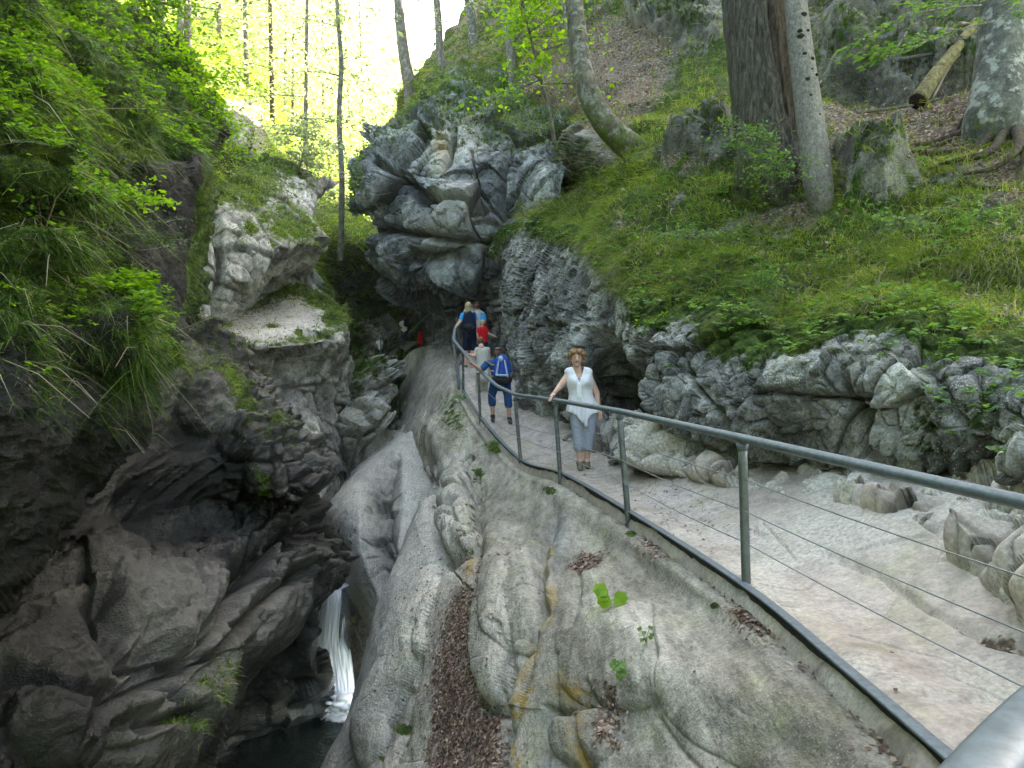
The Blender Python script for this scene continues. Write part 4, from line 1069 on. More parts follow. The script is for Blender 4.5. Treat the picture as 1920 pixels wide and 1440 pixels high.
for p0,n0_ in zip(pos[:50],an[i][:50]):
    dd = nrm(n0_+r.normal(0,.6,3)+np.array([0,0,-.4]))*r.uniform(.2,.7)
    dr.add(*tube(np.array([p0,p0+dd*.5+[0,0,.04],p0+dd+[0,0,-.05]]), [.004,.003,.0015], 4, cap=False))
pos,nor,i = sampler(hl, lip+.06*vis(hl)*hl.grassw*sm(.0,.4,fbm(hl.V*1.3,3,66)), 12000, 63)
dr.add(*blades(pos, ns[i], .2, .0025+.0004*pos[:,1], 1.3, 64, .45, up=.4))
o = dr.build('dry_stems', M['twig']); o['kind'] = 'stuff'
o = gg.build('gorge_grass', M['grass_b']); o['kind'] = 'stuff'

# ---- trees -----------------------------------------------------------------
def trunk_pts(spec):
    """spec: list of (px, py, d) from the base up, plus overshoot"""
    return np.array([P(*s) for s in spec])
def foliage(acc, wood, centre_pts, n_br, br_len, per, size, seed, flat=.35, up=.1, clump=.35, quad=True):
    """branches leaving the stem points, each carrying sprays of leaves"""
    r = np.random.default_rng(seed); C0 = np.asarray(centre_pts)
    for b in range(n_br):
        p0 = C0[r.integers(len(C0))]; a = r.random()*6.283
        L = br_len*r.uniform(.45,1.15); dh = np.array([math.cos(a), math.sin(a), up+r.normal(0,.22)])
        m = np.linspace(0,1,5)[:,None]
        br = p0+dh*L*m+np.array([0,0,-.22])*L*m*m+r.normal(0,.03*L,(5,3))*m
        if wood is not None: wood.add(*tube(br, np.linspace(.018,.004,5)*(L*.7 if L < 1.4 else max(1,L*.7)), 5, cap=False))
        k = int(per*r.uniform(.6,1.3))
        t = r.random(k)**.7
        ii = np.clip((t*4).astype(int),0,3); c = br[ii]+(br[ii+1]-br[ii])*(t*4-ii)[:,None]
        c = c+r.normal(0,1,(k,3))*np.array([1,1,flat])*clump*L*(.25+.5*t)[:,None]
        dd = nrm(dh*.6+r.normal(0,.7,(k,3)))*np.array([1,1,.5]); nn = np.array([0,0,1.0])+r.normal(0,.45,(k,3))
        (acc.add(*quadleaves(c, dd, nn, np.full(k,size), seed+b)) if quad else acc.add(*leaves(c, dd, nn, np.full(k,size), seed+b, .7)))

def tree(spec, rads, bark, label, cat='tree', group=None, name='tree', crown=None, sides=14, rough=.06, k=10, moss=None, crown_mat='leaf_dark', flare=.0, freq=6, ground=None, ringf=2.2, extend=0):
    if ground is not None:
        gp = at(ground, spec[0][0], spec[0][1]); dl = gp[1]-spec[0][2]+.05; f_ = (gp[1]+.05)/spec[0][2]
        spec = [(a_,b_,c_+dl) for a_,b_,c_ in spec]; rads = [r_*f_ for r_ in rads]
        b0, b1 = spec[0], spec[1]
        spec = [(b0[0]+(b0[0]-b1[0])*.3, b0[1]+45, b0[2]+.12)]+list(spec); rads = [rads[0]]+list(rads)
    T0 = trunk_pts(spec); sg = np.linalg.norm(np.diff(T0,axis=0),axis=1); cum = np.concatenate([[0],np.cumsum(sg)])/sg.sum()
    if len(rads) != len(T0): rads = np.interp(cum, np.linspace(0,1,len(rads)), rads)
    pts = spline(T0, k); rr_ = np.repeat(np.array(rads,float)[:-1],k); rr_ = np.array([rads[i//k]+(rads[min(i//k+1,len(rads)-1)]-rads[i//k])*((i%k)/k) for i in range(len(pts))])
    rad = rr_
    if extend:
        e_ = hi(pts, extend*.1, extend, 10); rad = np.concatenate([rad, np.linspace(rad[-1]*.95, rad[-1]*.25, 10)]); pts = np.concatenate([pts, e_])
    if flare:
        s = np.linalg.norm(pts-pts[0],axis=1); rad = rad*(1+flare*np.exp(-s/(rads[0]*1.6)))
    root = empty(name, tuple(pts[0]), 0, label, cat, group)
    a = Acc(); V,q,t,rr = tube(pts, rad, sides, len(label), rough, freq, ringf=ringf)
    ms = 0.0
    if moss is not None:
        z = np.linalg.norm(V-pts[0],axis=1); dirn = nrm(V-pts[np.argmin(((V[:,None,:]-pts[None,::4])**2).sum(2),1)*4])
        ms = np.clip(moss[0]*np.exp(-z/moss[1])+.5*np.clip(-dirn[:,0],0,1)*np.exp(-z/(moss[1]*2)),0,1)
    a.add(V,q,t,rr,ms); tk = a.build('trunk', M[bark], root, smooth=True)
    if crown:
        lf, wd = Acc(), Acc()
        for c in crown:
            foliage(lf, wd, **c)
        wd.build('branches', M['bark_thin'], root, smooth=True); lf.build('crown', M[crown_mat], root)
    return root, pts

def hi(pts, lo, hi_, n=12):
    """points between two heights along straight continuation of a stem"""
    p1 = pts[-1]; dirv = nrm(pts[-1]-pts[-6]); dirv = nrm(dirv+np.array([0,0,1.5]))
    return np.array([p1+dirv*t for t in np.linspace(lo,hi_,n)])

def crown_over(pts, lo, hi_, n_br, L, per, size, seed, **kw):
    global EXT
    EXT = hi_+1.5
    return dict(centre_pts=hi(pts,lo+1.5,hi_+1.5), n_br=n_br, br_len=L, per=per, size=size, seed=seed, **kw)

EXT = 0
# foreground trunks on the right bank
s = [(1446,345,10.0),(1440,280,10.1),(1428,190,10.3),(1415,80,10.5),(1405,-20,10.7),(1395,-160,11),(1380,-420,11.5)]
p_ = spline(trunk_pts(s),10)
T1,_ = tree(s, [.42,.39,.385,.38,.37,.35,.3], 'bark_big', 'thick grey furrowed trunk with a darker brown flank and moss down its left edge', group=None,
     sides=110, rough=.10, k=26, moss=(.7,.9), flare=.22, crown=[crown_over(p_,.5,9,22,4.2,60,.3,401,clump=.5)], freq=3, ground=hl, extend=10, ringf=8)
dl = T1.location[1]-10.0-.12
s2 = [(1500,400,9.95),(1483,330,9.95),(1470,260,10.05),(1458,180,10.2),(1446,80,10.4),(1434,-20,10.6),(1420,-220,11)]
s2 = [(x,y,d+dl) for x,y,d in s2]
a = Acc(); V,q,t,rr = tube(spline(trunk_pts(s2),24), [.30]*145, 80, 5, .12, 3, ringf=7); a.add(V,q,t,rr,.1); a.build('second_stem', M['bark_brown'], T1, smooth=True)
s = [(1541,385,9.3),(1534,340,9.35),(1520,230,9.5),(1504,110,9.7),(1490,-10,9.9),(1475,-160,10.1),(1460,-420,10.4)]
p_ = spline(trunk_pts(s),10)
T2,pp = tree(s, [.14,.175,.168,.155,.14,.13,.10], 'bark_pale', 'pale scaly spruce trunk dotted with dark branch knots, in front of the thick grey trunk', sides=40, rough=.05, k=24, moss=(.5,.25),
     crown=[crown_over(p_,1,9,24,2.6,50,.22,402,clump=.4)], freq=5, ground=hl, extend=10)
for n_,(x,y,rr_) in enumerate([(1507,27,6),(1500,58,5),(1502,68,7),(1509,101,5),(1523,110,4),(1515,149,5.5),(1521,180,5),(1526,200,3),(1522,130,3),(1536,215,3),(1515,57,3),(1531,140,3)]):
    ky = pp[np.argmin(np.abs(proj(pp)[1]-y))]; sgm = ky[1]; q0 = np.array(P(x,y,sgm-.155*sgm/9.4)); bm_ = bmesh.new(); bmesh.ops.create_icosphere(bm_, subdivisions=2, radius=1)
    s_ = rr_/F*sgm
    for v in bm_.verts: v.co = Vector((v.co.x*s_*(1+.2*math.sin(5*v.co.z+n_)), v.co.y*.03, v.co.z*s_*.85))+Vector(q0-np.array(T2.location))
    me = bpy.data.meshes.new('knot'); bm_.to_mesh(me); bm_.free(); me.materials.append(M['knot']); o = bpy.data.objects.new('knot', me); C.objects.link(o); o.parent = T2
s = [(1190,285,13.6),(1165,262,13.5),(1130,225,13.5),(1102,170,13.6),(1088,110,13.8),(1080,40,14),(1074,-30,14.2),(1066,-200,14.8),(1060,-420,15.5)]
p_ = spline(trunk_pts(s),10)
tree(s, [.24,.23,.215,.20,.185,.17,.16,.14,.11], 'bark_curved', 'curved mossy trunk bending out from the grassy slope above the path', sides=36, rough=.05, k=16, moss=(1.0,1.3), flare=.3,
     crown=[crown_over(p_,0,7,20,3.2,60,.26,403,clump=.5)], ground=hl, extend=8)
s = [(1868,235,9.3),(1872,150,9.5),(1880,60,9.7),(1884,-30,9.9),(1888,-200,10.3),(1890,-450,10.8)]
p_ = spline(trunk_pts(s),10)
T4,_ = tree(s, [.30,.275,.27,.265,.25,.2], 'bark_beech', 'broad smooth beech trunk with white lichen patches at the right edge above tangled roots', sides=48, rough=.05, k=22, moss=(1.0,.35), flare=.55,
     crown=[crown_over(p_,0,9,22,4,60,.28,404,clump=.5)], freq=2.5, ground=hl, extend=10)
rt = Acc(); r = np.random.default_rng(44)
for sp_ in [[(1850,225),(1800,250),(1740,270),(1690,282)],[(1860,235),(1830,275),(1760,292),(1700,300),(1640,300)],[(1880,240),(1850,300),(1790,320),(1740,330)],[(1890,240),(1900,300),(1860,330),(1800,345)],
            [(1845,215),(1805,235),(1770,262),(1735,285)],[(1900,245),(1915,320),(1890,350),(1840,360),(1800,352)]]:
    pz = [np.array(at(hl,x,y))+np.array([0,-.06,.04]) for x,y in sp_]; pz[0] = np.array(at(hl,sp_[0][0],sp_[0][1]))+np.array([r.normal(0,.06),-.05,.12])
    rt.add(*tube(spline(pz,8), np.linspace(.065,.016,8*(len(pz)-1)+1), 10, 3, .15, 8), moss=.35)
rt.build('roots', M['bark_brown'], T4, smooth=True)
# leafy beech branch hanging into the upper right corner, carried by the beech
lf, wd = Acc(), Acc(); r = np.random.default_rng(77)
for sp_ in [[(1860,40,9.2),(1780,60,8.6),(1700,90,8.2),(1600,100,7.9)],[(1840,10,9.2),(1780,15,8.4),(1700,30,8),(1590,85,7.8)],[(1860,-10,9),(1780,0,8.4),(1720,-10,8)],[(1700,60,8.1),(1680,90,7.9),(1650,110,7.8)],[(1900,-30,9.2),(1930,10,8.6),(1950,30,8.3)]]:
    bp = spline(trunk_pts(sp_),8); wd.add(*tube(bp, np.linspace(.013,.003,len(bp)), 6, cap=False))
    k = 95; t = r.random(k)**.6*(len(bp)-1.01); ii = t.astype(int); c = bp[ii]+(bp[ii+1]-bp[ii])*(t-ii)[:,None]
    tv = nrm(bp[ii+1]-bp[ii]); sd = nrm(np.cross(tv,[0,0,1.0]))*np.where(r.random(k)>.5,1,-1)[:,None]
    c = c+sd*r.uniform(0,.22,(k,1))+np.array([0,0,1])*r.normal(0,.025,(k,1))
    lf.add(*leaves(c, nrm(tv*.6+sd+r.normal(0,.25,(k,3))), np.array([0,0,1.0])+r.normal(0,.22,(k,3)), np.full(k,.072), 78, .68))
wd.build('low_branch', M['bark_thin'], T4, smooth=True); lf.build('low_branch_leaves', M['leaf'], T4)

# trees on the skyline above the overhang
for n_,(s,rads,lab) in enumerate([
  ([(770,170,27),(760,120,27.2),(752,60,27.4),(747,0,27.6),(742,-120,28)], [.26,.21,.19,.17,.14], 'slender tree at the brow of the overhanging rock, leftmost of the skyline trees'),
  ([(828,130,28),(824,90,28.2),(822,40,28.4),(818,-10,28.6),(812,-130,29)], [.18,.15,.14,.13,.11], 'thin dark tree on the skyline just right of the leftmost skyline tree'),
  ([(888,90,29),(886,50,29.2),(880,10,29.4),(872,-30,29.6),(866,-130,30)], [.20,.18,.17,.16,.13], 'skyline tree with forked pale stem standing in the white gap of sky'),
  ([(962,150,25),(955,90,25.2),(949,30,25.4),(943,-20,25.6),(938,-130,26)], [.16,.15,.14,.13,.12], 'grey stem on the slope right of the sky gap, beside the maple sapling'),
  ([(1072,80,24),(1066,40,24.2),(1060,0,24.4),(1055,-100,25)], [.16,.14,.13,.11], 'dim brown stem high on the slope just left of the curved trunk')]):
    p_ = spline(trunk_pts(s),10)
    cr = [crown_over(p_,1,8,26,2.6,60,.28,410+n_,clump=.5), dict(centre_pts=p_[len(p_)//2:],n_br=3,br_len=1.5,per=45,size=.13,seed=420+n_,clump=.4)]
    tree(s, rads, 'bark_thin' if n_!=2 else 'bark_beech', lab, group='trees along the skyline', sides=14, crown=cr, crown_mat='leaf_far' if n_<3 else 'leaf_dark', k=8, extend=9, ground=hl)
# maple sapling with bright leaves
s = [(1040,270,16.5),(1030,210,16.4),(1012,140,16.3),(995,70,16.2),(980,0,16.1),(965,-80,16)]
p_ = spline(trunk_pts(s),8)
tree(s, [.045,.04,.035,.03,.025,.02], 'bark_thin', 'thin maple sapling with bright green leaves leaning over the overhanging rock', group=None, name='maple_sapling', sides=8,
     crown=[dict(centre_pts=p_[14:],n_br=20,br_len=1.7,per=60,size=.13,seed=431,flat=.12,clump=.35,quad=False)], crown_mat='leaf_b')

# tree standing in the valley behind the gorge
s = [(638,490,26),(640,420,26),(641,330,26),(636,220,26),(640,120,26),(634,40,26),(628,-60,26)]
p_ = spline(trunk_pts(s),8)
tree(s, [.11,.10,.095,.09,.08,.07,.06], 'bark_thin', 'tall thin lichen-spotted tree in the middle of the bright valley gap', sides=10,
     crown=[dict(centre_pts=p_[26:],n_br=12,br_len=2.0,per=50,size=.15,seed=441,clump=.4)], crown_mat='leaf_far')
# valley trees: (px base, py base, d, radius, lean px over 300 px)

vt = [(351,90,21,.16,-2,'darker trunk of the close pair above the mossy wall on the left'),(337,80,22,.12,3,'thinner trunk of the close pair above the mossy wall on the left'),
      (461,150,26,.12,-6,'straight trunk with the broad leafless lower stem, left of the reddish trunk'),
      (512,222,27,.11,-6,'straight reddish trunk rising from the sunlit bank'),(556,238,30,.08,3,'pale thin stem right of the reddish trunk'),
      (662,262,33,.07,-14,'thin stem leaning right beside the tall lichen-spotted tree'),
      (686,292,30,.06,-9,'thinnest stem right of the tall lichen-spotted tree'),(572,300,34,.10,4,'short leafy tree low on the sunlit bank'),
      
      (535,200,42,.10,2,'distant stem high on the sunlit slope'),(610,215,46,.11,-3,'distant stem in the brightest part of the slope'),
      (640,240,52,.12,3,'farthest stem behind the tall lichen-spotted tree'),
      (300,40,26,.15,2,'dark trunk behind the bright maple bush'),(255,20,24,.12,-4,'dark trunk above the mossy wall, second from the left of the forest edge'),
      (175,10,20,.12,6,'leaning dark trunk above the fern bank'),(120,-10,18,.10,-8,'leftmost dark trunk above the fern bank'),
      (415,60,45,.13,0,'distant spruce-like tree above the pair of trunks'),(505,80,60,.16,2,'far tree at the top of the sunny slope'),(580,120,70,.18,-2,'far tree fading into the bright slope'),(660,150,80,.2,0,'farthest tree under the sky gap')]
for n_,(x,y,d,rd,ln,lab) in enumerate(vt):
    b = np.array(at(jv,x,y+8)) if d not in (26,24,20,18) or y > 60 else np.array(P(x,y,d))
    dd = b[1]; bx, by = proj(b[None])[0][0], proj(b[None])[1][0]
    s = [(bx,by+6,dd)]+[(bx+ln*(t/300), by-t, dd) for t in (60,140,230,330,450)]
    p_ = spline(trunk_pts(s),6)
    H_ = p_[-1][2]-p_[0][2]; near = dd < 34
    cr = [dict(centre_pts=p_[8:],n_br=int(16),br_len=.10*dd*.55+.6,per=70,size=.0052*dd+.03,seed=450+n_,clump=.42,flat=.3)]
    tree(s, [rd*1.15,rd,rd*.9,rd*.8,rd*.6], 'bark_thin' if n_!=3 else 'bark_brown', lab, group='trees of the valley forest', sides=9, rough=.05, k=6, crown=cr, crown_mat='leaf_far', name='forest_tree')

# distant forest mass closing the valley
fm = Acc(); r = np.random.default_rng(5)
pos,nor,i = sampler(jv, (jv.px>-300)*(jv.px<900)*(jv.py>-700)*(jv.V[:,1]>34)*1.0, 900, 51)
for b in range(0):
    pass
for c in pos:
    k = 26; hgt = r.uniform(1,9)
    cc = c+np.array([0,0,hgt])+r.normal(0,1,(k,3))*np.array([1.6,1.6,1.0])
    fm.add(*quadleaves(cc, r.normal(0,1,(k,3))*[1,1,.4], np.array([0,0,1.0])+r.normal(0,.5,(k,3)), np.full(k,.0085*c[1]), 52))
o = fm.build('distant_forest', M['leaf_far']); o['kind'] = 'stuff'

# shrubs (each its own thing)
def shrub(x, y, d, w, h, n, size, mat, label, seed, name='shrub', quad=False):
    b = np.array(P(x,y,d)); root = empty(name, tuple(b), 0, label, 'shrub', 'bushes on the gorge edge')
    lf, wd = Acc(), Acc(); r = np.random.default_rng(seed)
    stems = [spline([b, b+np.array([r.normal(0,.25*w),r.normal(0,.2*w),h*.4]), b+np.array([r.normal(0,.45*w),r.normal(0,.35*w),h*r.uniform(.7,1)])],6) for _ in range(5)]
    for s_ in stems: wd.add(*tube(s_, np.linspace(.012,.004,len(s_))*min(1,w*.9), 5, cap=False))
    foliage(lf, wd, np.concatenate([s_[4:] for s_ in stems]), 26, w*.75, n//26, size, seed, flat=.25, clump=.38, quad=quad)
    wd.build('stems', M['bark_thin'], root, smooth=True); lf.build('foliage', M[mat], root)
shrub(320,250,10.5,1.1,1.3,3200,.062,'leaf_b','bright yellow-green maple bush on top of the mossy wall',501)
shrub(400,290,11.5,.8,.8,1600,.06,'leaf_b','small bright bush overhanging the corner of the mossy wall',502)
shrub(95,50,8,.9,.9,1800,.06,'leaf_m','leafy bush at the top left corner above the ferns',503)
shrub(230,110,12,1.3,1.4,2200,.08,'leaf_m','leafy bush behind the fern bank in front of dark trunks',504)
shrub(430,330,14,.8,.7,1500,.05,'needle','feathery dark spruce sapling under the bright bush',505,quad=True)
shrub(90,380,5.0,.35,.16,420,.05,'leaf_m','low sprig of broad leaves in the middle of the mossy wall',506)
shrub(250,385,6.4,.35,.14,420,.05,'leaf_b','flat spray of round leaves jutting right from the mossy wall',507)
shrub(250,470,6.4,.4,.25,900,.03,'needle','dark spruce sprig hanging beside the mossy corner',508,quad=True)
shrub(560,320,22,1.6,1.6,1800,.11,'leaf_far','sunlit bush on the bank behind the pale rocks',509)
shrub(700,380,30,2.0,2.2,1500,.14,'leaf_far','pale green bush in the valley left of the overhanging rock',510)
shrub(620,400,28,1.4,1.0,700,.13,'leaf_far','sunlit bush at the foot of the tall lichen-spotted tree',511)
shrub(1420,290,9.6,.5,.35,500,.05,'leaf','blue-green sapling leaning against the thick trunk, upper sprays',512)
shrub(1450,350,9.3,.5,.4,520,.05,'leaf','blue-green sapling rooted at the foot of the thick trunk',513)
shrub(1310,450,9.2,.6,.15,380,.045,'leaf','low trailing sprig on the grassy slope below the thick trunk',514)
shrub(1690,430,7.4,.5,.12,300,.045,'leaf','pale sprig on the slope below the mossy boulder',515)
shrub(1860,420,6.9,.35,.2,300,.045,'leaf','small herb tuft at the right edge of the slope',516)
shrub(1450,555,7.3,.22,.3,260,.04,'leaf','upright nettle-like plant at the brink of the cliff',517)
shrub(1230,640,9.0,.3,.3,260,.05,'leaf_b','yellow-green tuft clinging to the cliff above the dark recess',518)

# small plants on the apron rock
def small_plant(x, y, n, size, label, spread=.08, d=None):
    b = np.array(at(ap,x,y)); root = empty('small_plant', tuple(b), 0, label, 'plant', 'small plants in the rock slope')
    r = np.random.default_rng(int(x)); lf, st = Acc(), Acc()
    for k in range(n):
        a = r.random()*6.283; e = b+np.array([math.cos(a)*spread*r.uniform(.3,1),-.05-.05*r.random(),.03+.10*r.random()])
        st.add(*tube([b,(b+e)/2+[0,0,.015],e],[.002,.002,.0015],5,cap=False))
        # rounded, toothed leaf
        m = 18; an = np.linspace(0,2*np.pi,m,endpoint=False); rr = size*(.5+.05*np.cos(6*an))*(1-.28*np.exp(-((an-np.pi)/.35)**2))
        u = nrm(np.array([math.cos(a),math.sin(a)*.5,.1])); nn = nrm(np.array([r.normal(0,.25),-.75,.75])); u = nrm(u-nn*u.dot(nn)); v = np.cross(nn,u)
        ring = e+u*(np.cos(an)*rr)[:,None]+v*(np.sin(an)*rr)[:,None]+nn*.006*np.cos(3*an)[:,None]
        V = np.concatenate([ring,[e-nn*.006]]); t = np.stack([np.arange(m),(np.arange(m)+1)%m,np.full(m,m)],1)
        lf.add(V, np.zeros((0,4),int), t, np.full(m+1,.5+.5*r.random()))
    st.build('stalk', M['leaf_b'], root); lf.build('leaf_blades', M['leaf_b'] if size > .07 else M['leaf'], root)
small_plant(1150,1140,4,.115,'two-leaved bright green plant growing from the middle of the rock slope',.10)
small_plant(1182,1285,9,.045,'dark green tuft low on the rock slope below the two-leaved plant',.06)
small_plant(1226,1222,6,.03,'tiny light green sprig in the thin rock crack',.05)
small_plant(935,838,10,.06,'green tuft beside the kerb next to the lower hikers',.12)
small_plant(868,750,14,.07,'leafy clump outside the railing left of the stooping hiker',.25)
small_plant(1240,1012,5,.03,'yellowish seedling just outside the kerb near the second post',.05)

# mossy log on the slope
lq = [np.array(at(hl,x,y)) for x,y in ((1712,205),(1745,165),(1782,122),(1822,84))]
lq = [lq[0]+(lq[-1]-lq[0])*t_+np.array([0,-.12,.10]) for t_ in (0,.33,.66,1)]; lg = spline(lq,8); lg[:,2] += .02*np.sin(np.linspace(0,5,len(lg)))
root = empty('fallen_log', tuple(lg[0]), 0, 'yellowish mossy log lying on the slope, its dark cut end facing the path', 'log')
a = Acc(); a.add(*tube(lg, np.linspace(.12,.07,len(lg)), 30, 9, .20, 6, ringf=3)); a.build('log_body', M['log'], root, smooth=True)
dirv = nrm(lg[0]-lg[1]); a = Acc(); a.add(*tube([lg[0]-dirv*.01, lg[0]+dirv*.006], [.124,.12], 24, 2, .06, 5)); a.build('log_end', M['endgrain'], root)
for n_,(sp_,r0,lab) in enumerate([([(1680,150,11),(1740,140,11),(1830,100,11.3)],.035,'crooked grey branch lying left of the mossy log'),
    ([(1740,185,10.4),(1790,140,10.6),(1850,95,11)],.03,'pale barkless branch lying right of the mossy log'),
    ([(1600,230,10.6),(1680,215,10.5),(1760,190,10.6)],.028,'weathered pole lying across the leaf litter below the mossy log'),
    ([(1790,95,11.6),(1815,80,11.7),(1840,60,11.9)],.05,'splintered stump of pale wood at the top of the mossy log')]):
    bp = spline([np.array(at(hl,x,y))+np.array([0,-.05,.06]) for x,y,_ in sp_],8); o = Acc(); o.add(*tube(bp, np.linspace(r0,r0*.5,len(bp)), 9, n_, .15, 6))
    ob = o.build('fallen_branch', M['twig'] if n_ in (1,3) else M['bark_thin'], None, smooth=True); tag(ob, lab, 'branch', 'branches lying on the slope')

# trees on the banks above and behind the viewpoint; added out of view to cut the light
for n_,(x,y,z,h,lab) in enumerate([
      (-8,1,6,9,'tree on the left bank beside the viewpoint'),(-10,6,7,9,'tree on the left bank above the mossy wall'),(-8,-7,6,9,'tree on the left bank behind the viewpoint'),(7,-4,4,9,'tree on the right bank just behind the viewpoint'),
      (8,-12,6,9,'tree on the right bank far behind the viewpoint'),(0,-18,-1,15,'tree closing the gorge behind the viewpoint'),(-4,-14,3,10,'tree at the bend of the gorge behind the viewpoint'),(11,5,8,9,'tree on the right bank level with the near railing'),(-12,14,9,9,'tree on the left bank above the sculpted wall'),(13,11,12,8,'tree on the right bank uphill of the beech')]):
    b = np.array([x,y,z],float); st = spline([b, b+[.2,.1,h*.5], b+[-.1,.2,h]],8); root = empty('added_shade_tree', tuple(b), 0, lab, 'tree', 'trees added out of view to shade the gorge')
    a = Acc(); a.add(*tube(st, np.linspace(.22,.08,len(st)), 10, n_, .06)); a.build('trunk', M['bark_thin'], root, smooth=True)
    lf, wd = Acc(), Acc(); foliage(lf, wd, st[5:], 44, 4.2, 62, .34, 700+n_, clump=.5); wd.build('branches', M['bark_thin'], root, smooth=True); lf.build('crown', M['leaf_dark'], root)
# ------------------------------------------------------------------ plain materials
def simple(name, col, rough=.6, metal=0.0, var=.25, scale=20, spec=.4, bump=.0, col2=None):
    t = NT(name); t.coords('Object')
    n = t.noise(scale, 4, .65)
    c2 = col2 or tuple(c*(1-var) for c in col); c1 = tuple(min(1,c*(1+var*.6)) for c in col)
    c = t.ramp(n, [(.35,c2),(.65,c1)])
    return t.bsdf(c, rough, n if bump else None, bdist=bump or .01, metal=metal, spec=spec)
M['steel'] = simple('galvanised_steel', (.15,.185,.205), .5, .2, .25, 30, .5, .0004)
M['steel_post'] = simple('dull_galvanised_post', (.19,.215,.21), .55, .6, .35, 14, .5, .0005, (.16,.17,.15))
M['dark_steel'] = simple('dark_kerb_web', (.03,.032,.03), .7, .3, .4, 20)  # near-black tone stands for the shadow gap under the kerb plate
M['wire'] = simple('steel_wire', (.34,.36,.37), .45, .7, .2, 30)
M['skin'] = simple('skin', (.72,.45,.34), .55, 0, .08, 20)
M['skin2'] = simple('tanned_skin', (.50,.29,.20), .55, 0, .08, 20)
M['white_cloth'] = simple('white_cotton', (.93,.94,.96), .85, 0, .06, 30, .1, .002)
M['grey_trousers'] = simple('grey_blue_linen', (.42,.46,.55), .9, 0, .12, 40, .1, .002)
M['lilac'] = simple('lilac_cotton', (.30,.27,.38), .9)
M['shoe'] = simple('beige_shoe', (.20,.17,.12), .8, 0, .3, 30)
M['dark_shoe'] = simple('dark_shoe', (.025,.028,.04), .7)
M['auburn'] = simple('auburn_hair', (.33,.19,.085), .6, 0, .6, 60, .3, .01, (.12,.05,.02))
M['blonde'] = simple('blonde_hair', (.46,.36,.19), .6, 0, .35, 60, .3, .008)
M['brown_hair'] = simple('brown_hair', (.16,.09,.045), .6, 0, .4, 60, .3, .008)
M['eye'] = simple('dark_eye', (.03,.025,.02), .3)
M['lip'] = simple('lips', (.42,.14,.12), .5)
M['denim'] = simple('blue_denim', (.03,.09,.24), .9, 0, .35, 30, .1, .002)
M['navy'] = simple('navy_fabric', (.012,.022,.05), .85, 0, .4, 30, .15)
M['blue_shirt'] = simple('blue_patterned_shirt', (.03,.10,.27), .9, 0, .3, 30, .1, .002)
M['yellow'] = simple('yellow_stripe', (.48,.36,.08), .9)
M['sky_shirt'] = simple('sky_blue_sleeve', (.04,.34,.75), .85, 0, .1, 20, .1)
M['beige_cloth'] = simple('pale_beige_dress', (.50,.49,.43), .9, 0, .1, 20, .1, .002)
M['red_cloth'] = simple('red_cotton', (.60,.012,.02), .85, 0, .15, 20, .1)
M['pack_blue'] = simple('royal_blue_nylon', (.015,.07,.42), .6, 0, .3, 20)
M['pack_pale'] = simple('pale_blue_panel', (.42,.55,.72), .7)
M['black_cloth'] = simple('black_fabric', (.012,.013,.016), .8)
M['wood'] = simple('weathered_planks', (.38,.34,.28), .85, 0, .4, 12, .2, .004)
M['grey_shirt'] = simple('light_grey_shirt', (.48,.5,.53), .9)

# ------------------------------------------------------------------ swept profiles
def sweep(pts, prof, up=(0,0,1)):
    pts = np.asarray(pts, float); n = len(pts); t = nrm(np.gradient(pts,axis=0))
    up = np.array(up,float); side = nrm(np.cross(t, up)); vv = np.cross(side, t)
    m = len(prof); pr = np.array(prof)
    V = (pts[:,None]+side[:,None]*pr[None,:,0:1]+vv[:,None]*pr[None,:,1:2]).reshape(-1,3)
    i = np.arange(n*m).reshape(n,m); j = np.roll(i,-1,1)
    q = np.stack([i[:-1].ravel(), j[:-1].ravel(), j[1:].ravel(), i[1:].ravel()],1)
    return V, q, [list(i[0][::-1]), list(i[-1])]
def swept(name, pts, prof, mat, parent, off=None, smooth=False):
    V, q, caps = sweep(pts, prof)
    if parent is not None: V = V-np.array(parent.location)
    return mesh_np(name, V, [q]+[np.array([c]) for c in caps], mat, parent=parent, smooth=smooth)
def rrect(w, h, c=.25, ph=0):
    c_ = c*min(w,h)
    return [(w/2,-h/2+c_),(w/2,h/2-c_),(w/2-c_,h/2),(-w/2+c_,h/2),(-w/2,h/2-c_),(-w/2,-h/2+c_),(-w/2+c_,-h/2),(w/2-c_,-h/2)]
def fillet(pts, r=.12, k=5):
    pts = [np.array(p,float) for p in pts]; out = [pts[0]]
    for a,b,c in zip(pts[:-2],pts[1:-1],pts[2:]):
        u = nrm(a-b); v = nrm(c-b); rr = min(r, np.linalg.norm(a-b)*.4, np.linalg.norm(c-b)*.4)
        p0, p2 = b+u*rr, b+v*rr
        for s in np.linspace(0,1,k): out.append(p0*(1-s)**2+2*b*s*(1-s)+p2*s*s)
    out.append(pts[-1]); return np.array(out)

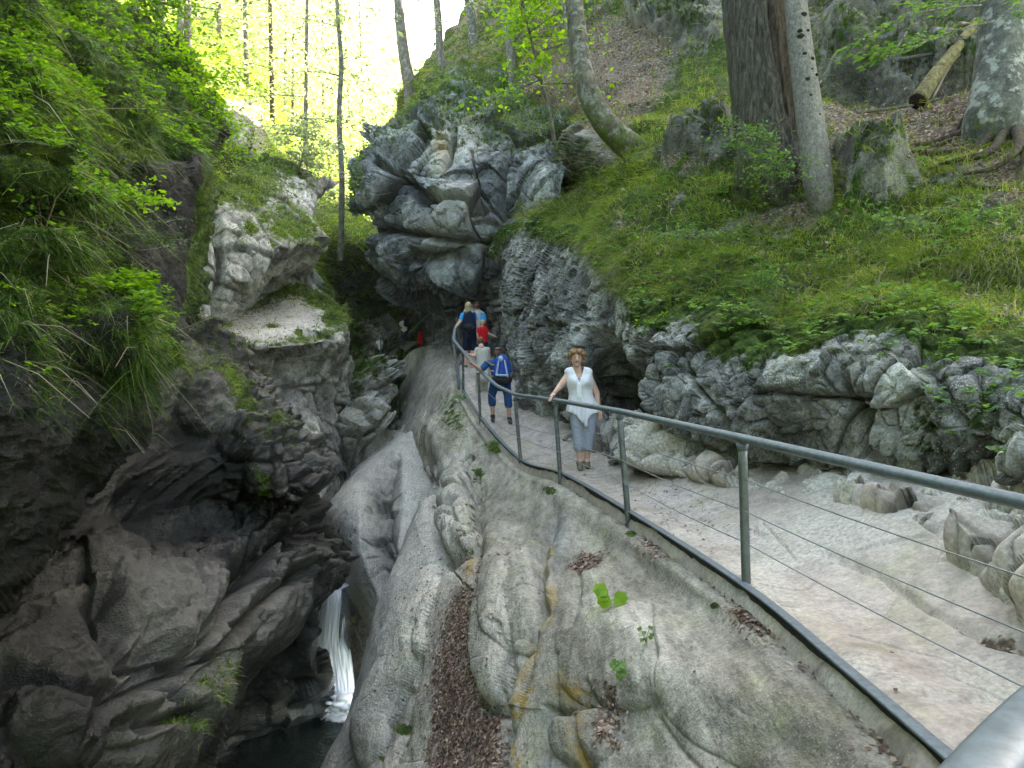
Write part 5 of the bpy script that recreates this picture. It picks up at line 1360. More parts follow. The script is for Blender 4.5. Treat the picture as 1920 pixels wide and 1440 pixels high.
# ------------------------------------------------------------------ path railing
rail = empty('railing', P(1400,1130,4.75), 0, 'long galvanised handrail with posts and wires following the outer edge of the rock path', 'railing')
HR = [(.10,.42,-.44),(.64,.93,-.425),(1.98,2.05,-.455),P(1392,822,4.75),P(1162,771,7.1),P(1041,750,9.8),P(966,740,11.9),P(932,724,13.1),P(897,692,14.6),P(870,661,16.1),P(850,637,17.2),P(853,617,18.3),P(862,598,19.4)]
swept('handrail', fillet(HR,.22,6), rrect(.072,.05,.3), M['steel'], rail)
KR = [(k[0]-.01,k[1],k[2]+.015) for k in KERB[:12]]
kp = spline(KR,6)
swept('kerb_rail', kp, rrect(.058,.014,.2), M['steel'], rail)
swept('kerb_web', kp+np.array([.008,0,-.045]), rrect(.012,.074,.1), M['dark_steel'], rail)
posts = [((1392,832,4.75),(1401,1142,4.72)),((1162,779,7.1),(1180,987,7.05)),((1041,757,9.8),(1052,908,9.75)),((966,747,11.9),(977,868,11.85)),((897,699,14.6),(901,801,14.6)),
         ((868,663,16.2),(869,738,16.6)),((850,641,17.2),(861,728,17.0)),((857,596,19.3),(864,655,19.6))]
for n_,(t_,b_) in enumerate(posts):
    tp, bt = np.array(P(*t_)), np.array(P(*b_)); bt[2] -= .05
    r_ = .029; a = Acc(); ls = np.linspace(0,1,9)[:,None]
    a.add(*tube(bt+(tp-bt)*ls, r_, 14)); a.build('post', M['steel_post'], rail, smooth=True)
    a = Acc(); m_ = bt+(tp-bt)*.985; a.add(*tube([m_+[0,0,-.03],m_+[0,0,.02]], [.03,.042], 12)); a.build('post_collar', M['steel'], rail, smooth=False)
for n_,(t_,b_) in enumerate(posts[:5]):
    bt = np.array(P(*b_)); bm_ = bmesh.new()
    bmesh.ops.create_cube(bm_, size=1, matrix=Matrix.Translation(Vector(bt-np.array(rail.location))+Vector((.02,0,.012))) @ Matrix.Diagonal((.12,.11,.012,1)))
    bmesh.ops.bevel(bm_, geom=bm_.edges[:], offset=.003, segments=1)
    me = bpy.data.meshes.new('base_plate'); bm_.to_mesh(me); bm_.free(); me.materials.append(M['steel_post']); pl_ = bpy.data.objects.new('base_plate', me); C.objects.link(pl_); pl_.parent = rail
    for sx,sy in ((-.035,-.035),(.075,-.035)):
        a = Acc(); q0 = bt+np.array([sx,sy,.012]); a.add(*tube([q0,q0+[0,0,.022]], .008, 6)); bo = a.build('bolt', M['dark_steel'], None); bo.data.transform(Matrix.Translation(-Vector(rail.location))); bo.parent = pl_
for off in (.27,.48,.69):
    base = [np.array(h)-np.array([0,0,off*(.95)]) for h in HR[2:11]]
    # wires run straight from post to post with a slight sag
    wp = []
    for a_,b_ in zip(base[:-1],base[1:]):
        for s in np.linspace(0,1,9)[:-1]: wp.append(a_+(b_-a_)*s-np.array([0,0,.02*4*s*(1-s)]))
    wp.append(base[-1]); a = Acc(); a.add(*tube(np.array(wp), .0042, 6)); a.build('wire', M['wire'], rail, smooth=True)
# railing below the overhang and footbridge
r2 = empty('railing', P(811,640,24), 0, 'short dark railing under the overhanging rock with one pale post', 'railing')
a = Acc(); a.add(*tube(spline([P(768,622,26),P(790,602,25),P(807,588,24),P(835,583,23),P(858,580,22)],4), .035, 8)); a.build('handrail', M['steel'], r2, smooth=True)
a = Acc(); a.add(*tube([P(808,590,24),P(813,641,24)], .04, 10)); a.build('post', M['steel'], r2, smooth=True)
for y0,y1 in ((622,621),(635,634)):
    a = Acc(); a.add(*tube([P(812,y0,24),P(858,y1,22)], .012, 6)); a.build('wire', M['steel_post'], r2, smooth=True)
fb = empty('footbridge', P(714,678,31), 0, 'small sloping plank footbridge with a single handrail at the back of the gorge', 'bridge')
dk = [P(712,678,31),P(766,642,34)]
swept('deck', [dk[0], (np.array(dk[0])+np.array(dk[1]))/2, dk[1]], rrect(.95,.10,.1), M['wood'], fb)
swept('edge_beam', [np.array(dk[0])+[-.1,-.6,.06], np.array(dk[1])+[-.1,-.6,.06]], rrect(.08,.16,.1), M['steel'], fb)
a = Acc(); a.add(*tube([P(714,633,30.4),P(753,614,33)], .035, 8)); a.build('handrail', M['steel'], fb, smooth=True)
for x,y0,y1,d in ((714,634,682,30.4),(728,627,668,31.3),(748,617,655,32.6)):
    a = Acc(); a.add(*tube([P(x,y0,d),P(x,y1,d)], .03, 8)); a.build('post', M['steel_post'], fb, smooth=True)
a = Acc(); a.add(*tube([P(714,650,30.4),P(753,634,33)], .014, 6)); a.build('wire', M['steel_post'], fb, smooth=True)

# ------------------------------------------------------------------ water
def water_mat():
    t = NT('gorge_water'); t.coords('Object')
    n = t.noise(3.0,4,.6,dist=.6); n2 = t.noise(11,3,.6)
    foam = t.attr('foam'); ff = t.ramp(t.math('ADD',foam,t.math('MULTIPLY',t.math('SUBTRACT',t.noise(14,5,.75),.5),.9)), [(.42,0),(.62,1)])
    col = t.mix(ff, (.006,.012,.009), (.85,.88,.9))
    bh = t.math('ADD', n, t.math('MULTIPLY',n2,.35))
    return t.bsdf(col, t.math('ADD', .07, t.math('MULTIPLY',ff,.6)), bh, bdist=.05, spec=.6)
M['water'] = water_mat()
nx, ny = 90, 150
X, Y = np.meshgrid(np.linspace(-6.2,1.0,nx), np.linspace(3,17,ny)); V = np.stack([X.ravel(),Y.ravel(),np.full(X.size,-6.2)],1)
wpx, wpy = proj(V); fo = np.exp(-(((wpx-640)/46)**2+((wpy-1342)/17)**2))*1.0
V[:,2] += .03*vnoise(V*2.2,3)+.10*fo*(.5+fbm(V*5,3,7))
idx = np.arange(nx*ny).reshape(ny,nx)
q = np.stack([idx[:-1,:-1].ravel(), idx[:-1,1:].ravel(), idx[1:,1:].ravel(), idx[1:,:-1].ravel()],1)
o = mesh_np('water', V, q, M['water'], attrs={'foam':fo}); o['kind'] = 'structure'
def fall_mat():
    t = NT('falling_water'); t.coords('Object')
    st = t.attr('streak')
    b = t.n('ShaderNodeBsdfPrincipled'); t.l(t.ramp(st, [(0,(.62,.68,.74)),(.6,(.88,.90,.94))]), b.inputs['Base Color']); b.inputs['Roughness'].default_value = .35
    tr = t.n('ShaderNodeBsdfTransparent'); mx = t.n('ShaderNodeMixShader'); t.l(t.ramp(st, [(.12,.05),(.5,1)]), mx.inputs[0])
    t.l(tr.outputs[0], mx.inputs[1]); t.l(b.outputs[0], mx.inputs[2]); t.l(mx.outputs[0], t.out.inputs['Surface']); return t.m
M['fall'] = fall_mat()
def waterfall():
    ctr = [(646,1090,15.3,26),(634,1098,14.9,44),(631,1112,14.6,52),(628,1150,14.45,54),(624,1200,14.35,60),(628,1250,14.25,64),(636,1300,14.15,58),(641,1345,14.05,56)]
    A_ = cr_interp(np.array([[*P(x,y,d),w/F*d] for x,y,d,w in ctr]), [10]*7); n = len(A_); m = 40
    u = np.linspace(-1,1,m); V = []
    for front in (1,0):
        for k in range(n):
            c = A_[k,:3]; w_ = A_[k,3]
            for uu in u:
                st_ = vnoise(np.array([[uu*9,k*.05,front]]),5)[0]*.018+vnoise(np.array([[uu*22,k*.12,3]]),6)[0]*.02
                V.append(c+np.array([uu*w_/2, (-.10*math.sqrt(max(0,1-uu*uu)) -st_) if front else .06, 0]))
    V = np.array(V); i = np.arange(n*m).reshape(n,m)
    q = np.stack([i[:-1,:-1].ravel(), i[:-1,1:].ravel(), i[1:,1:].ravel(), i[1:,:-1].ravel()],1)
    q = np.concatenate([q[:,::-1], q+n*m])
    uu = np.tile(np.tile(u,n),2); kk = np.tile(np.repeat(np.arange(n),m),2)
    s_ = .95+.40*vnoise(np.stack([uu*7+.4*vnoise(np.stack([uu*2,kk*.15,0*uu],1),2),kk*.06,0*uu],1),8)+.3*vnoise(np.stack([uu*20,kk*.1,0*uu+5],1),9)
    s_ += .35*sm(.2,-.6,uu)-.9*sm(.0,.5,uu)*sm(50,38,kk)*sm(4,16,kk)-.5*sm(.75,1,np.abs(uu))
    o = mesh_np('waterfall', V, q, M['fall'], attrs={'streak':np.clip(s_,0,1)}); o['kind'] = 'structure'
    f = Acc(); r = np.random.default_rng(3)
    V,F_ = [],[]
    bm_ = bmesh.new()
    for k in range(110):
        x,y = 641+r.uniform(-30,32), 1318+r.uniform(-16,22); c = P(x, y, 13.9+.15*r.normal()); s = r.uniform(.04,.11)
        mt = Matrix.Translation(c) @ Matrix.Diagonal((s*1.5,s,s*.6,1)); bmesh.ops.create_icosphere(bm_, subdivisions=2, radius=1, matrix=mt)
    me = bpy.data.meshes.new('foam'); bm_.to_mesh(me); bm_.free(); o = bpy.data.objects.new('foam', me); C.objects.link(o)
    o['kind'] = 'stuff'; me.materials.append(simple('white_foam',(.86,.88,.9),.6,0,.04,20))
    md = o.modifiers.new('r','REMESH'); md.mode = 'VOXEL'; md.voxel_size = .022; md.use_smooth_shade = True
waterfall()

# ------------------------------------------------------------------ people
def ev(o):
    """bake modifiers into the mesh"""
    dg = bpy.context.evaluated_depsgraph_get(); me = bpy.data.meshes.new_from_object(o.evaluated_get(dg))
    mats = [m for m in o.data.materials]; o.modifiers.clear(); o.data = me
    if not me.materials:
        for m in mats: me.materials.append(m)
def blob(name, prims, mat, parent, voxel=.008, smooth=4, keep_above=None):
    bm_ = bmesh.new(); off = np.array(parent.location)
    for p in prims:
        if p[0] == 'ell':
            c = Vector(np.array(p[1])-off); rx,ry,rz = p[2]; rot = Matrix.Rotation(p[3] if len(p)>3 else 0,4,'Y')
            bmesh.ops.create_icosphere(bm_, subdivisions=3, radius=1, matrix=Matrix.Translation(c)@rot@Matrix.Diagonal((rx,ry,rz,1)))
        else:
            a_, b_ = np.array(p[1])-off, np.array(p[2])-off; r0, r1 = p[3], p[4]; fl = p[5] if len(p)>5 else 1.0
            L = np.linalg.norm(b_-a_); t = (b_-a_)/(L+1e-9)
            th = np.linspace(0,np.pi/2,5)
            s = np.concatenate([-r0*np.cos(th), L+r1*np.sin(th)]); rr = np.concatenate([r0*np.sin(th), r1*np.cos(th)]); rr = np.maximum(rr,.0004)
            ref = np.array([0,1.0,0]) if abs(t[1]) < .8 else np.array([1.0,0,0])
            side = nrm(np.cross(t,ref)); dep = np.cross(side,t); m = 16; an = np.linspace(0,2*np.pi,m,endpoint=False)
            rings = []
            for sv_,rv in zip(s,rr):
                rings.append([bm_.verts.new(a_+t*sv_+side*math.cos(x)*rv+dep*math.sin(x)*rv*fl) for x in an])
            for r0_,r1_ in zip(rings[:-1],rings[1:]):
                for k in range(m): bm_.faces.new((r0_[k],r0_[(k+1)%m],r1_[(k+1)%m],r1_[k]))
            bm_.faces.new(rings[0][::-1]); bm_.faces.new(rings[-1])
    bmesh.ops.recalc_face_normals(bm_, faces=bm_.faces)
    me = bpy.data.meshes.new(name); bm_.to_mesh(me); bm_.free(); me.materials.append(mat)
    o = bpy.data.objects.new(name, me); C.objects.link(o); o.parent = parent
    md = o.modifiers.new('r','REMESH'); md.mode = 'VOXEL'; md.voxel_size = voxel; md.use_smooth_shade = True
    if smooth: ms = o.modifiers.new('s','SMOOTH'); ms.iterations = smooth; ms.factor = .5
    ev(o)
    o.data.polygons.foreach_set('use_smooth', np.ones(len(o.data.polygons), bool))
    return o
def mid(a,b,t=.5): return tuple(np.array(a)*(1-t)+np.array(b)*t)
def person(label, J, d, sc=1.0, skin='skin', shirt=None, sleeve=.5, trousers=None, hem=.5, hair=None, hair_prims=None, shoes='dark_shoe', cap=None, facing=1, voxel=.012, torso=(.165,.155,.17), fl=.62, extra=None, curls=0, hood=None, grp='hikers on the path', hands=None):
    """J: joints as (px, py, depth offset). facing 1 = back to the viewer, -1 = towards the viewer"""
    G = {k: np.array(P(v[0], v[1], d+(v[2] if len(v)>2 else 0))) for k,v in J.items()}
    root = empty('person', tuple(mid(G['footL'],G['footR'])), 0, label, 'person', grp)
    s = sc; y = np.array([0,facing,0]); pr = []
    H = G['head']; nk = G['neck']
    pr += [('ell',H,(.075*s,.092*s,.108*s)),('cap',H+np.array([0,.01*facing*s,-.06*s]),H+np.array([0,.045*facing*s,-.085*s]),.05*s,.035*s),
           ('cap',H+np.array([0,-.01*facing*s,-.05*s]),nk,.052*s,.062*s),
           ('ell',H+np.array([.076*s,-.005*facing,-.01*s]),(.012*s,.02*s,.03*s)),('ell',H+np.array([-.076*s,-.005*facing,-.01*s]),(.012*s,.02*s,.03*s)),
           ('cap',H+np.array([0,.088*facing*s,.01*s]),H+np.array([0,.108*facing*s,-.025*s]),.009*s,.014*s)]
    sh = mid(G['shL'],G['shR']); hp = mid(G['hipL'],G['hipR'])
    pr += [('cap',G['shL'],G['shR'],.06*s,.06*s),('cap',mid(sh,hp,.12),mid(sh,hp,.5),torso[0]*s*.86,torso[1]*s*.88,fl),('cap',mid(sh,hp,.5),hp,torso[1]*s*.88,torso[2]*s*.92,fl),('cap',nk,sh,.06*s,.07*s)]
    for S in 'LR':
        if 'el'+S in G:
            pr += [('cap',G['sh'+S],G['el'+S],.054*s,.042*s),('cap',G['el'+S],G['ha'+S],.041*s,.027*s)]
            hd = nrm(G['ha'+S]-G['el'+S]); hd = nrm(hd+np.array([0,0,-.1])); sd = nrm(np.cross(hd,[0,0.3,1.0])); c = G['ha'+S]+hd*.045*s
            pr.append(('cap',G['ha'+S],c+hd*.02*s,.026*s,.034*s,.55))
            for k,(ww,ll) in enumerate([(-.028,.062),(-.01,.074),(.009,.070),(.026,.055)]):
                b0 = c+hd*.04*s+sd*ww*s; b1 = b0+hd*ll*.5*s+np.array([0,0,-.006*s]); b2 = b1+nrm(hd+np.array([0,0,-.5]))*ll*.5*s
                pr += [('cap',b0,b1,.0095*s,.009*s),('cap',b1,b2,.009*s,.0075*s)]
            tb = c-sd*.025*s; pr += [('cap',tb,tb-sd*.03*s+hd*.03*s,.011*s,.009*s)]
        pr += [('cap',G['hip'+S],G['kn'+S],.085*s,.058*s),('cap',G['kn'+S],mid(G['kn'+S],G['an'+S],.35),.055*s,.056*s),('cap',mid(G['kn'+S],G['an'+S],.35),G['an'+S],.056*s,.036*s),('cap',G['an'+S],G['foot'+S],.04*s,.035*s)]
    body = blob('body', pr, M[skin], root, voxel, 3)
    if shirt:
        q = [('cap',G['shL'],G['shR'],.072*s,.072*s),('cap',mid(sh,hp,.12),mid(sh,hp,.5),torso[0]*s,torso[1]*s,fl+.03),('cap',mid(sh,hp,.5),mid(sh,hp,1.0),torso[1]*s,torso[2]*s,fl+.03)]
        for S in 'LR':
            if 'el'+S in G and sleeve: q.append(('cap',G['sh'+S],mid(G['sh'+S],G['el'+S],sleeve),.072*s,.066*s))
        if extra: q += extra(G, s)
        blob('shirt', q, M[shirt], root, voxel, 4)
    if trousers:
        q = [('cap',mid(sh,hp,.86),mid(sh,hp,1.05),torso[2]*s*.95,torso[2]*s,fl+.02)]
        for S in 'LR':
            q.append(('cap',G['hip'+S],G['kn'+S],.105*s,.078*s)); q.append(('cap',G['kn'+S],mid(G['kn'+S],G['an'+S],max(hem,.02)),.079*s,.078*s))
        blob('trousers', q, M[trousers], root, voxel, 3)
    for S in 'LR':
        f = G['foot'+S]; an = G['an'+S]
        blob('shoe', [('cap',an+np.array([0,0,-.035*s]),f+np.array([0,0,.0]),.048*s,.042*s),('cap',f,f+y*.10*s+np.array([0,0,-.01*s]),.042*s,.036*s),('cap',f-y*.05*s,f+y*.12*s,.03*s,.03*s)], M[shoes], root, voxel, 2)
    if hair:
        r = np.random.default_rng(len(label)); q = [('ell',H+np.array([0,-.02*facing*s,.018*s]),(.090*s,.098*s,.108*s))] if not hair_prims else hair_prims(H,s)
        for k in range(curls):
            a = r.random()*6.283; e = r.uniform(-.5,1.4); dv_ = np.array([math.cos(a)*math.cos(e),math.sin(a)*math.cos(e),math.sin(e)])
            if dv_[1]*facing > .35 and dv_[2] < .55: continue
            q.append(('ell',H+dv_*np.array([.10,.10,.115])*s,tuple(np.array([.027,.027,.026])*s*r.uniform(.6,1.5))))
        blob('hair', q, M[hair], root, max(.006,voxel*.8), 1)
    if cap:
        blob('cap', [('ell',H+np.array([0,-.008*facing*s,.045*s]),(.092*s,.105*s,.078*s)),('cap',H+np.array([-.03*s,.09*facing*s,.045*s]),H+np.array([.03*s,.13*facing*s,.03*s]),.03*s,.04*s,.3)], M[cap], root, voxel, 2)
    return root, G, body

# woman facing the camera
lab = 'woman facing us in white sleeveless blouse and grey cropped trousers, one hand on the handrail'
J = dict(head=(1081,672,-.02),neck=(1083,697,0),shL=(1064,707,0),shR=(1104,707,0),elL=(1050,724,-.06),haL=(1040,736,-.14),elR=(1119,738,.02),haR=(1123,765,-.02),
         hipL=(1081,775,0),hipR=(1106,775,0),knL=(1084,817,-.02),knR=(1104,817,-.02),anL=(1087,862,-.02),anR=(1100,861,.04),footL=(1088,877,-.05),footR=(1101,872,0))
wroot, G, wb = person(lab, J, 10.0, 1.0, 'skin', None, 0, 'grey_trousers', .46, 'auburn', None, 'shoe', None, -1, .007, (.155,.14,.175), .68, curls=60, grp='hikers on the path')
H = G['head']; off = np.array(wroot.location)
for sx in (-1,1):
    blob('eye', [('ell',H+np.array([sx*.030,-.083,.012]),(.012,.008,.006))], M['eye'], wroot, .003, 0)
    blob('eyebrow', [('cap',H+np.array([sx*.016,-.086,.034]),H+np.array([sx*.044,-.080,.036]),.004,.0035)], M['brown_hair'], wroot, .003, 0)
blob('mouth', [('cap',H+np.array([-.018,-.088,-.050]),H+np.array([.018,-.088,-.050]),.007,.006)], M['lip'], wroot, .003, 0)
def blouse():
    m = 96; zc = [(1.305,.055,.05),(1.30,.105,.07),(1.285,.155,.085),(1.25,.182,.10),(1.20,.178,.115),(1.13,.178,.145),(1.07,.175,.152),(1.0,.158,.128),(.93,.158,.122),(.86,.175,.13),(.78,.195,.14),(.71,.21,.148),(.66,.216,.15)]
    A_ = cr_interp(np.array(zc), [5]*(len(zc)-1)); rows_ = len(A_); an = np.linspace(0,2*np.pi,m,endpoint=False)
    base = G['footL']*0+np.array([(G['shL'][0]+G['shR'][0])/2, 10.0, off[2]-.03]); hx = (G['hipL'][0]+G['hipR'][0])/2
    V = []; 
    for k,(z,rx,ry) in enumerate(A_):
        f = (1.3-z)/.64; cx = base[0]*(1-f)+hx*f
        hemf = sm(.55,1.0,f)
        for a_ in an:
            ca, sa = math.cos(a_), math.sin(a_)
            fold = 1+.05*hemf*math.sin(a_*13+2*math.sin(a_*3))+.012*math.sin(a_*7+k*.3)
            bust = .030*math.exp(-((z-1.12)/.06)**2)*(math.exp(-((ca-.45)/.28)**2)+math.exp(-((ca+.45)/.28)**2))*(1 if sa < 0 else 0)
            dz = -.10*hemf*math.exp(-((ca+.05)/.35)**2)*(1 if sa<0 else .2)+.05*hemf*abs(ca)
            V.append((cx+rx*ca*fold, base[1]+(ry+bust)*sa*fold, off[2]-.03+z+.055+dz))
    V = np.array(V); i = np.arange(rows_*m).reshape(rows_,m); j = np.roll(i,-1,1)
    q = np.stack([i[:-1].ravel(), j[:-1].ravel(), j[1:].ravel(), i[1:].ravel()],1)
    c = V[q].mean(1); lz = c[:,2]-(off[2]-.03)-.055; lx = c[:,0]-base[0]
    vn = (c[:,1] < base[1]) & (np.abs(lx) < .078*np.clip((lz-1.10)/.20,0,1)+.0) & (lz > 1.10)
    q = q[~vn]
    V = V-off
    o = mesh_np('blouse', V, q, M['white_cloth'], parent=wroot)
    s_ = o.modifiers.new('t','SOLIDIFY'); s_.thickness = .006; s_.offset = -1; ev(o)
    # knotted scarf ends falling down the front
    for sx,zt,zb in ((-.012,1.12,.60),(.016,1.10,.54)):
        pts = [(base[0]+sx*.3, base[1]-.165, off[2]+zt),(base[0]+sx, base[1]-.185, off[2]+zt-.15),(hx+sx*1.3-.01, base[1]-.172, off[2]+(zt+zb)/2-.04),(hx+sx*1.6-.005, base[1]-.175, off[2]+zb)]
        pp_ = spline(pts,6); V_,q_,cp_ = sweep(pp_, [(-.022,-.004),(-.008,.005),(.008,-.003),(.022,.005),(.02,-.007),(.004,-.009),(-.012,-.005),(-.02,-.009)], up=(0,1,0))
        mesh_np('scarf_end', V_-off, [q_]+[np.array([c_]) for c_ in cp_], M['white_cloth'], parent=wroot)
    blob('undershirt', [('ell',(base[0],base[1]-.075,off[2]+1.145),(.07,.055,.045))], M['lilac'], wroot, .008, 1)
blouse()

# man in blue stooping on the path
J = dict(head=(933,663,.05),neck=(933,675,0),shL=(914,681,0),shR=(951,682,0),elL=(903,693,-.05),haL=(889,684,-.05),elR=(958,697,0),haR=(956,710,.05),
         hipL=(929,716,-.05),hipR=(948,716,-.05),knL=(922,741,.05),knR=(952,742,-.05),anL=(924,776,0),anR=(955,781,-.1),footL=(924,787,0),footR=(957,792,-.1))
proot, G, _ = person('stooping man in blue patterned shirt, blue shorts and dark cap, left hand on the rail', J, 14.2, .98, 'skin2', 'blue_shirt', .75, 'denim', .45, 'brown_hair', None, 'dark_shoe', 'black_cloth', 1, .012)
for p0,p1,sy in [((911,676),(921,684),-.10),((921,684),(931,684),-.13),((921,695),(927,696),-.12),((919,705),(925,706),-.12),((920,713),(928,711),-.13)]:
    a_, b_ = P(p0[0],p0[1],14.2+sy), P(p1[0],p1[1],14.2+sy); blob('shirt_stripe', [('cap',a_,b_,.013,.013)], M['yellow'], proot, .008, 0)
def backpack(label, c, d, w, h, dep, mat, parts=(), straps='black_cloth'):
    b = np.array(P(c[0],c[1],d)); root = empty('backpack', tuple(b), 0, label, 'backpack', 'backpacks worn by the hikers')
    q = []
    for sx in (-1,1):
        q.append(('cap',b+np.array([sx*w*.28,0,-h*.30]),b+np.array([sx*w*.22,0,h*.30]),w*.26,w*.22,dep/w*1.1))
    q.append(('cap',b+np.array([0,-.02,-h*.34]),b+np.array([0,-.01,h*.36]),w*.34,w*.26,dep/w))
    blob('sack', q, M[mat], root, .011, 4)
    for nm,m_,prs in parts:
        blob(nm, [(p[0],b+np.array(p[1]),b+np.array(p[2]),*p[3:]) if p[0]=='cap' else (p[0],b+np.array(p[1]),*p[2:]) for p in prs], M[m_], root, .008, 2)
    for sx in (-1,1):
        blob('strap', [('cap',b+np.array([sx*w*.30,.03,h*.42]),b+np.array([sx*w*.36,.16,h*.50]),.018,.018),('cap',b+np.array([sx*w*.36,.16,h*.5]),b+np.array([sx*w*.42,.24,h*.2]),.018,.016)], M[straps], root, .01, 1)
    return root
backpack('blue and white backpack with black base on the back of the stooping man', (941,690), 13.93, .30, .50, .20, 'pack_blue',
  (('side_panel','pack_pale',[('cap',(-.10,-.085,-.13),(-.06,-.09,.12),.022,.018)]),('side_panel','pack_pale',[('cap',(.11,-.085,-.16),(.05,-.09,.14),.020,.016)]),
   ('top_patch','pack_pale',[('ell',(-.02,-.085,.17),(.05,.04,.055))]),('base_panel','black_cloth',[('cap',(-.10,-.02,-.22),(.10,-.02,-.22),.095,.095,.9)]),('hem_band','pack_pale',[('cap',(-.09,-.095,-.135),(.10,-.095,-.14),.022,.022)])))
# woman in beige
J = dict(head=(901,641,.1),neck=(903,650,0),shL=(895,656,0),shR=(914,656,.05),elL=(889,668,-.05),haL=(876,664,-.15),elR=(918,670,.1),haR=(919,682,.1),
         hipL=(899,702,-.1),hipR=(911,702,-.1),knL=(898,722,0),knR=(909,722,.1),anL=(897,742,0),anR=(908,742,.1),footL=(897,748,0),footR=(908,748,.1))
person('woman bending forward in pale beige clothes, reaching for the rail above the stooping man', J, 16.4, .92, 'skin', 'beige_cloth', .25, 'beige_cloth', .6, 'brown_hair', None, 'shoe', None, 1, .013)
# blonde woman
J = dict(head=(878,575,.02),neck=(878,585,0),shL=(868,591,0),shR=(889,591,0),elL=(863,603,-.05),haL=(855,613,-.12),elR=(893,604,0),haR=(894,616,0),
         hipL=(874,622,-.05),hipR=(886,622,-.05),knL=(874,652,0),knR=(886,652,0),anL=(873,684,0),anR=(884,688,0),footL=(873,691,0),footR=(884,695,0))
person('blonde woman seen from behind with sky-blue sleeves and navy knee-length shorts', J, 18.5, .98, 'skin', 'sky_shirt', .5, 'navy', .05, 'blonde',
  lambda H,s: [('ell',H+np.array([0,-.02,.018]),(.088,.098,.105)),('cap',H+np.array([0,-.05,-.05]),H+np.array([0,-.06,-.17]),.08,.07,.7)], 'dark_shoe', None, 1, .014)
backpack('large dark navy backpack on the back of the blonde woman', (880,604), 18.24, .34, .52, .22, 'navy', (('front_pocket','black_cloth',[('cap',(-.06,-.11,-.12),(.06,-.11,-.12),.07,.07,.6)]),))
# man with navy cap and child with white cap, further up
J = dict(head=(894,574,0),neck=(896,583,0),shL=(889,588,0),shR=(904,589,0),elR=(909,601,0),haR=(911,610,.05),elL=(888,600,.1),haL=(886,610,.15),
         hipL=(894,618,0),hipR=(903,618,0),knL=(894,642,0),knR=(903,642,0),anL=(894,668,0),anR=(903,668,0),footL=(894,675,0),footR=(903,675,0))
person('man with a navy cap and light grey shirt ahead of the blonde woman', J, 19.6, .98, 'skin2', 'grey_shirt', .6, 'black_cloth', .3, 'brown_hair', None, 'dark_shoe', 'navy', 1, .015)
backpack('small light blue and red backpack on the side of the man with the navy cap', (906,598), 19.38, .17, .30, .12, 'sky_shirt', (('lower_pocket','red_cloth',[('cap',(-.03,-.03,-.12),(.04,-.03,-.12),.06,.06,.9)]),))
J = dict(head=(884,566,0),neck=(884,575,0),shL=(874,583,0),shR=(888,583,0),elL=(870,594,-.05),haL=(862,602,-.3),elR=(891,594,0),haR=(892,603,.05),
         hipL=(877,610,0),hipR=(886,610,0),knL=(877,634,0),knR=(886,634,0),anL=(877,660,0),anR=(886,660,0),footL=(877,668,0),footR=(886,668,0))
person('person with a white cap half hidden in front of the blonde woman', J, 20.2, .98, 'skin', 'white_cloth', .6, 'denim', .3, 'brown_hair', None, 'dark_shoe', 'white_cloth', 1, .016)
J = dict(head=(905,606,0),neck=(905,613,0),shL=(899,617,0),shR=(910,617,0),elR=(917,626,.02),haR=(925,629,.05),elL=(896,627,0),haL=(896,636,.02),
         hipL=(902,643,0),hipR=(909,643,0),knL=(902,660,0),knR=(909,660,0),anL=(902,678,0),anR=(909,678,0),footL=(902,683,0),footR=(909,683,0))
person('small child in a bright red T-shirt stretching one arm to the rock wall', J, 17.8, .72, 'skin', 'red_cloth', .5, 'navy', .2, 'blonde', None, 'dark_shoe', None, 1, .012, grp='hikers on the path')
# people on the footbridge
J = dict(head=(754,597,0),neck=(755,602,0),shL=(751,605,0),shR=(760,605,0),elL=(750,612,-.1),haL=(750,618,-.25),elR=(763,612,0),haR=(763,619,0),
         hipL=(755,622,0),hipR=(761,622,0),knL=(756,633,0),knR=(762,633,0),anL=(756,645,0),anR=(763,643,0),footL=(756,648,0),footR=(763,646,0))
person('distant person in a white T-shirt and dark trousers at the upper end of the footbridge', J, 33.4, .78, 'skin2', 'white_cloth', .6, 'navy', .5, 'brown_hair', None, 'dark_shoe', None, 1, .02, torso=(.19,.18,.18), grp='people on the footbridge')
J = dict(head=(712,632,0),neck=(712,638,0),shL=(707,641,0),shR=(716,641,0),elL=(706,648,-.1),haL=(709,653,-.2),elR=(717,648,0),haR=(716,655,0),
         hipL=(709,655,0),hipR=(714,655,0),knL=(710,664,0),knR=(715,664,0),anL=(711,673,0),anR=(716,674,0),footL=(711,675,0),footR=(716,676,0))
person('distant child in a pale top and blue jeans at the lower end of the footbridge', J, 30.9, .72, 'skin2', 'white_cloth', .5, 'denim', .9, 'blonde', None, 'dark_shoe', None, -1, .018, grp='people on the footbridge')
backpack('dark backpack on the distant person in the white T-shirt', (762,605), 33.2, .24, .34, .16, 'navy')
b = np.array(P(788,632,24.6)); root = empty('bag', tuple(b), 0, 'narrow red bag hanging in the shade behind the pale railing post', 'bag')
blob('bag_body', [('cap',b+np.array([0,0,-.18]),b+np.array([.01,0,.12]),.085,.07,.7)], M['red_cloth'], root, .012, 2)
blob('strap', [('cap',b+np.array([-.03,0,.18]),b+np.array([0,0,.34]),.014,.014),('cap',b+np.array([.04,0,.18]),b+np.array([0,0,.34]),.014,.014)], M['black_cloth'], root, .01, 0)
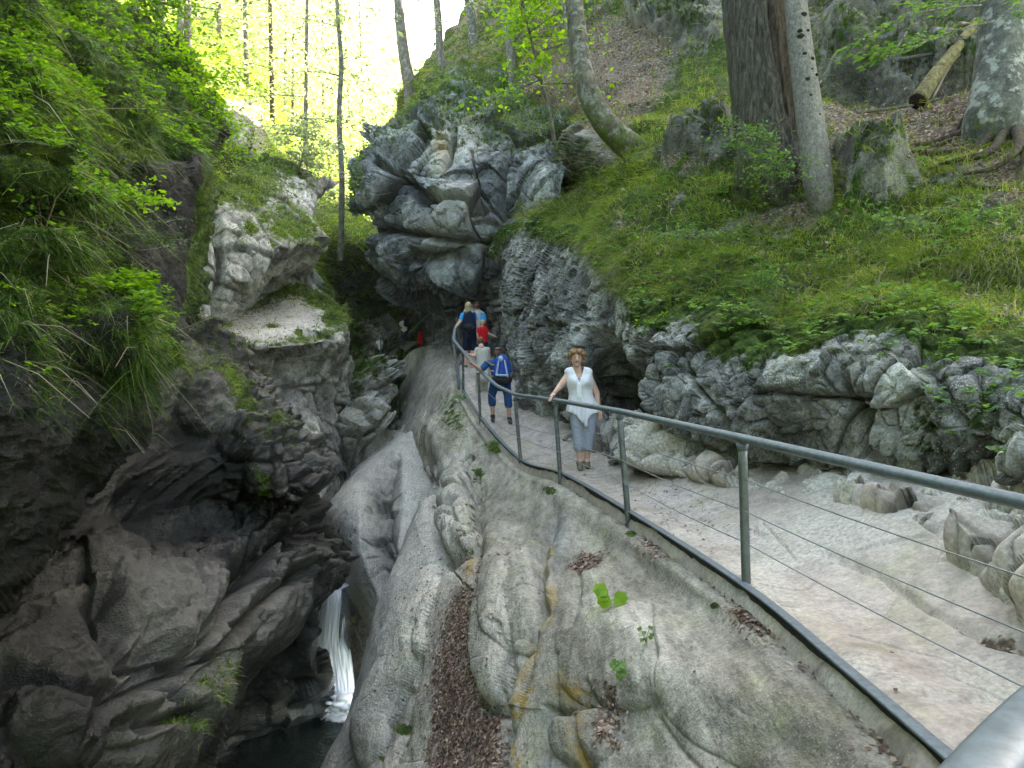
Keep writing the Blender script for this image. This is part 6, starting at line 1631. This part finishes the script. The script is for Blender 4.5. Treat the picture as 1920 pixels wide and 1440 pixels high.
# ------------------------------------------------------------------ camera, light
cam = bpy.data.cameras.new('camera'); co = bpy.data.objects.new('camera', cam); C.objects.link(co)
co.location = (0,0,0); co.rotation_euler = (R(90),0,0)
cam.sensor_width = 36; cam.lens = F/1920*36; cam.clip_start = .05; cam.clip_end = 4000
bpy.context.scene.camera = co
SUN_AZ, SUN_EL = 46, 43   # azimuth from +Y towards +X
w = bpy.data.worlds.new('World'); bpy.context.scene.world = w; w.use_nodes = True
nt = w.node_tree; bg = nt.nodes['Background']
sk = nt.nodes.new('ShaderNodeTexSky'); sk.sky_type = 'NISHITA'; sk.sun_disc = False
sk.sun_elevation = R(SUN_EL); sk.sun_rotation = R(SUN_AZ); sk.air_density = 1.0; sk.dust_density = 2.5; sk.ozone_density = 1.0
nt.links.new(sk.outputs[0], bg.inputs[0]); bg.inputs[1].default_value = .15
sl_ = bpy.data.lights.new('sun','SUN'); sl_.energy = 5.0; sl_.angle = R(.5); sl_.color = (1,.95,.86)
so = bpy.data.objects.new('sun', sl_); C.objects.link(so)
dv = Vector((math.sin(R(SUN_AZ))*math.cos(R(SUN_EL)), math.cos(R(SUN_AZ))*math.cos(R(SUN_EL)), math.sin(R(SUN_EL))))
so.rotation_euler = dv.to_track_quat('Z','Y').to_euler(); so.location = dv*50
def haze(dens):
    bm_ = bmesh.new(); bmesh.ops.create_cube(bm_, size=2, matrix=Matrix.Translation((0,40,58)) @ Matrix.Diagonal((430,430,76,1)))
    me = bpy.data.meshes.new('haze'); bm_.to_mesh(me); bm_.free(); o = bpy.data.objects.new('haze', me); C.objects.link(o); o['kind'] = 'stuff'
    m = bpy.data.materials.new('forest_haze'); m.use_nodes = True; n = m.node_tree; n.nodes.clear()
    ou = n.nodes.new('ShaderNodeOutputMaterial'); v = n.nodes.new('ShaderNodeVolumePrincipled')
    v.inputs['Color'].default_value = (.95,.97,.95,1); v.inputs['Density'].default_value = dens; v.inputs['Anisotropy'].default_value = .3
    n.links.new(v.outputs[0], ou.inputs['Volume']); me.materials.append(m)
haze(.0006)
sc = bpy.context.scene
sc.view_settings.view_transform = 'Standard'; sc.view_settings.look = 'None'
sc.view_settings.exposure = 3.27; sc.view_settings.gamma = 1
sc.view_settings.use_white_balance = True; sc.view_settings.white_balance_temperature = 7400; sc.view_settings.white_balance_tint = 10
sc.cycles.max_bounces = 8; sc.cycles.diffuse_bounces = 3; sc.cycles.transmission_bounces = 4; sc.cycles.transparent_max_bounces = 12
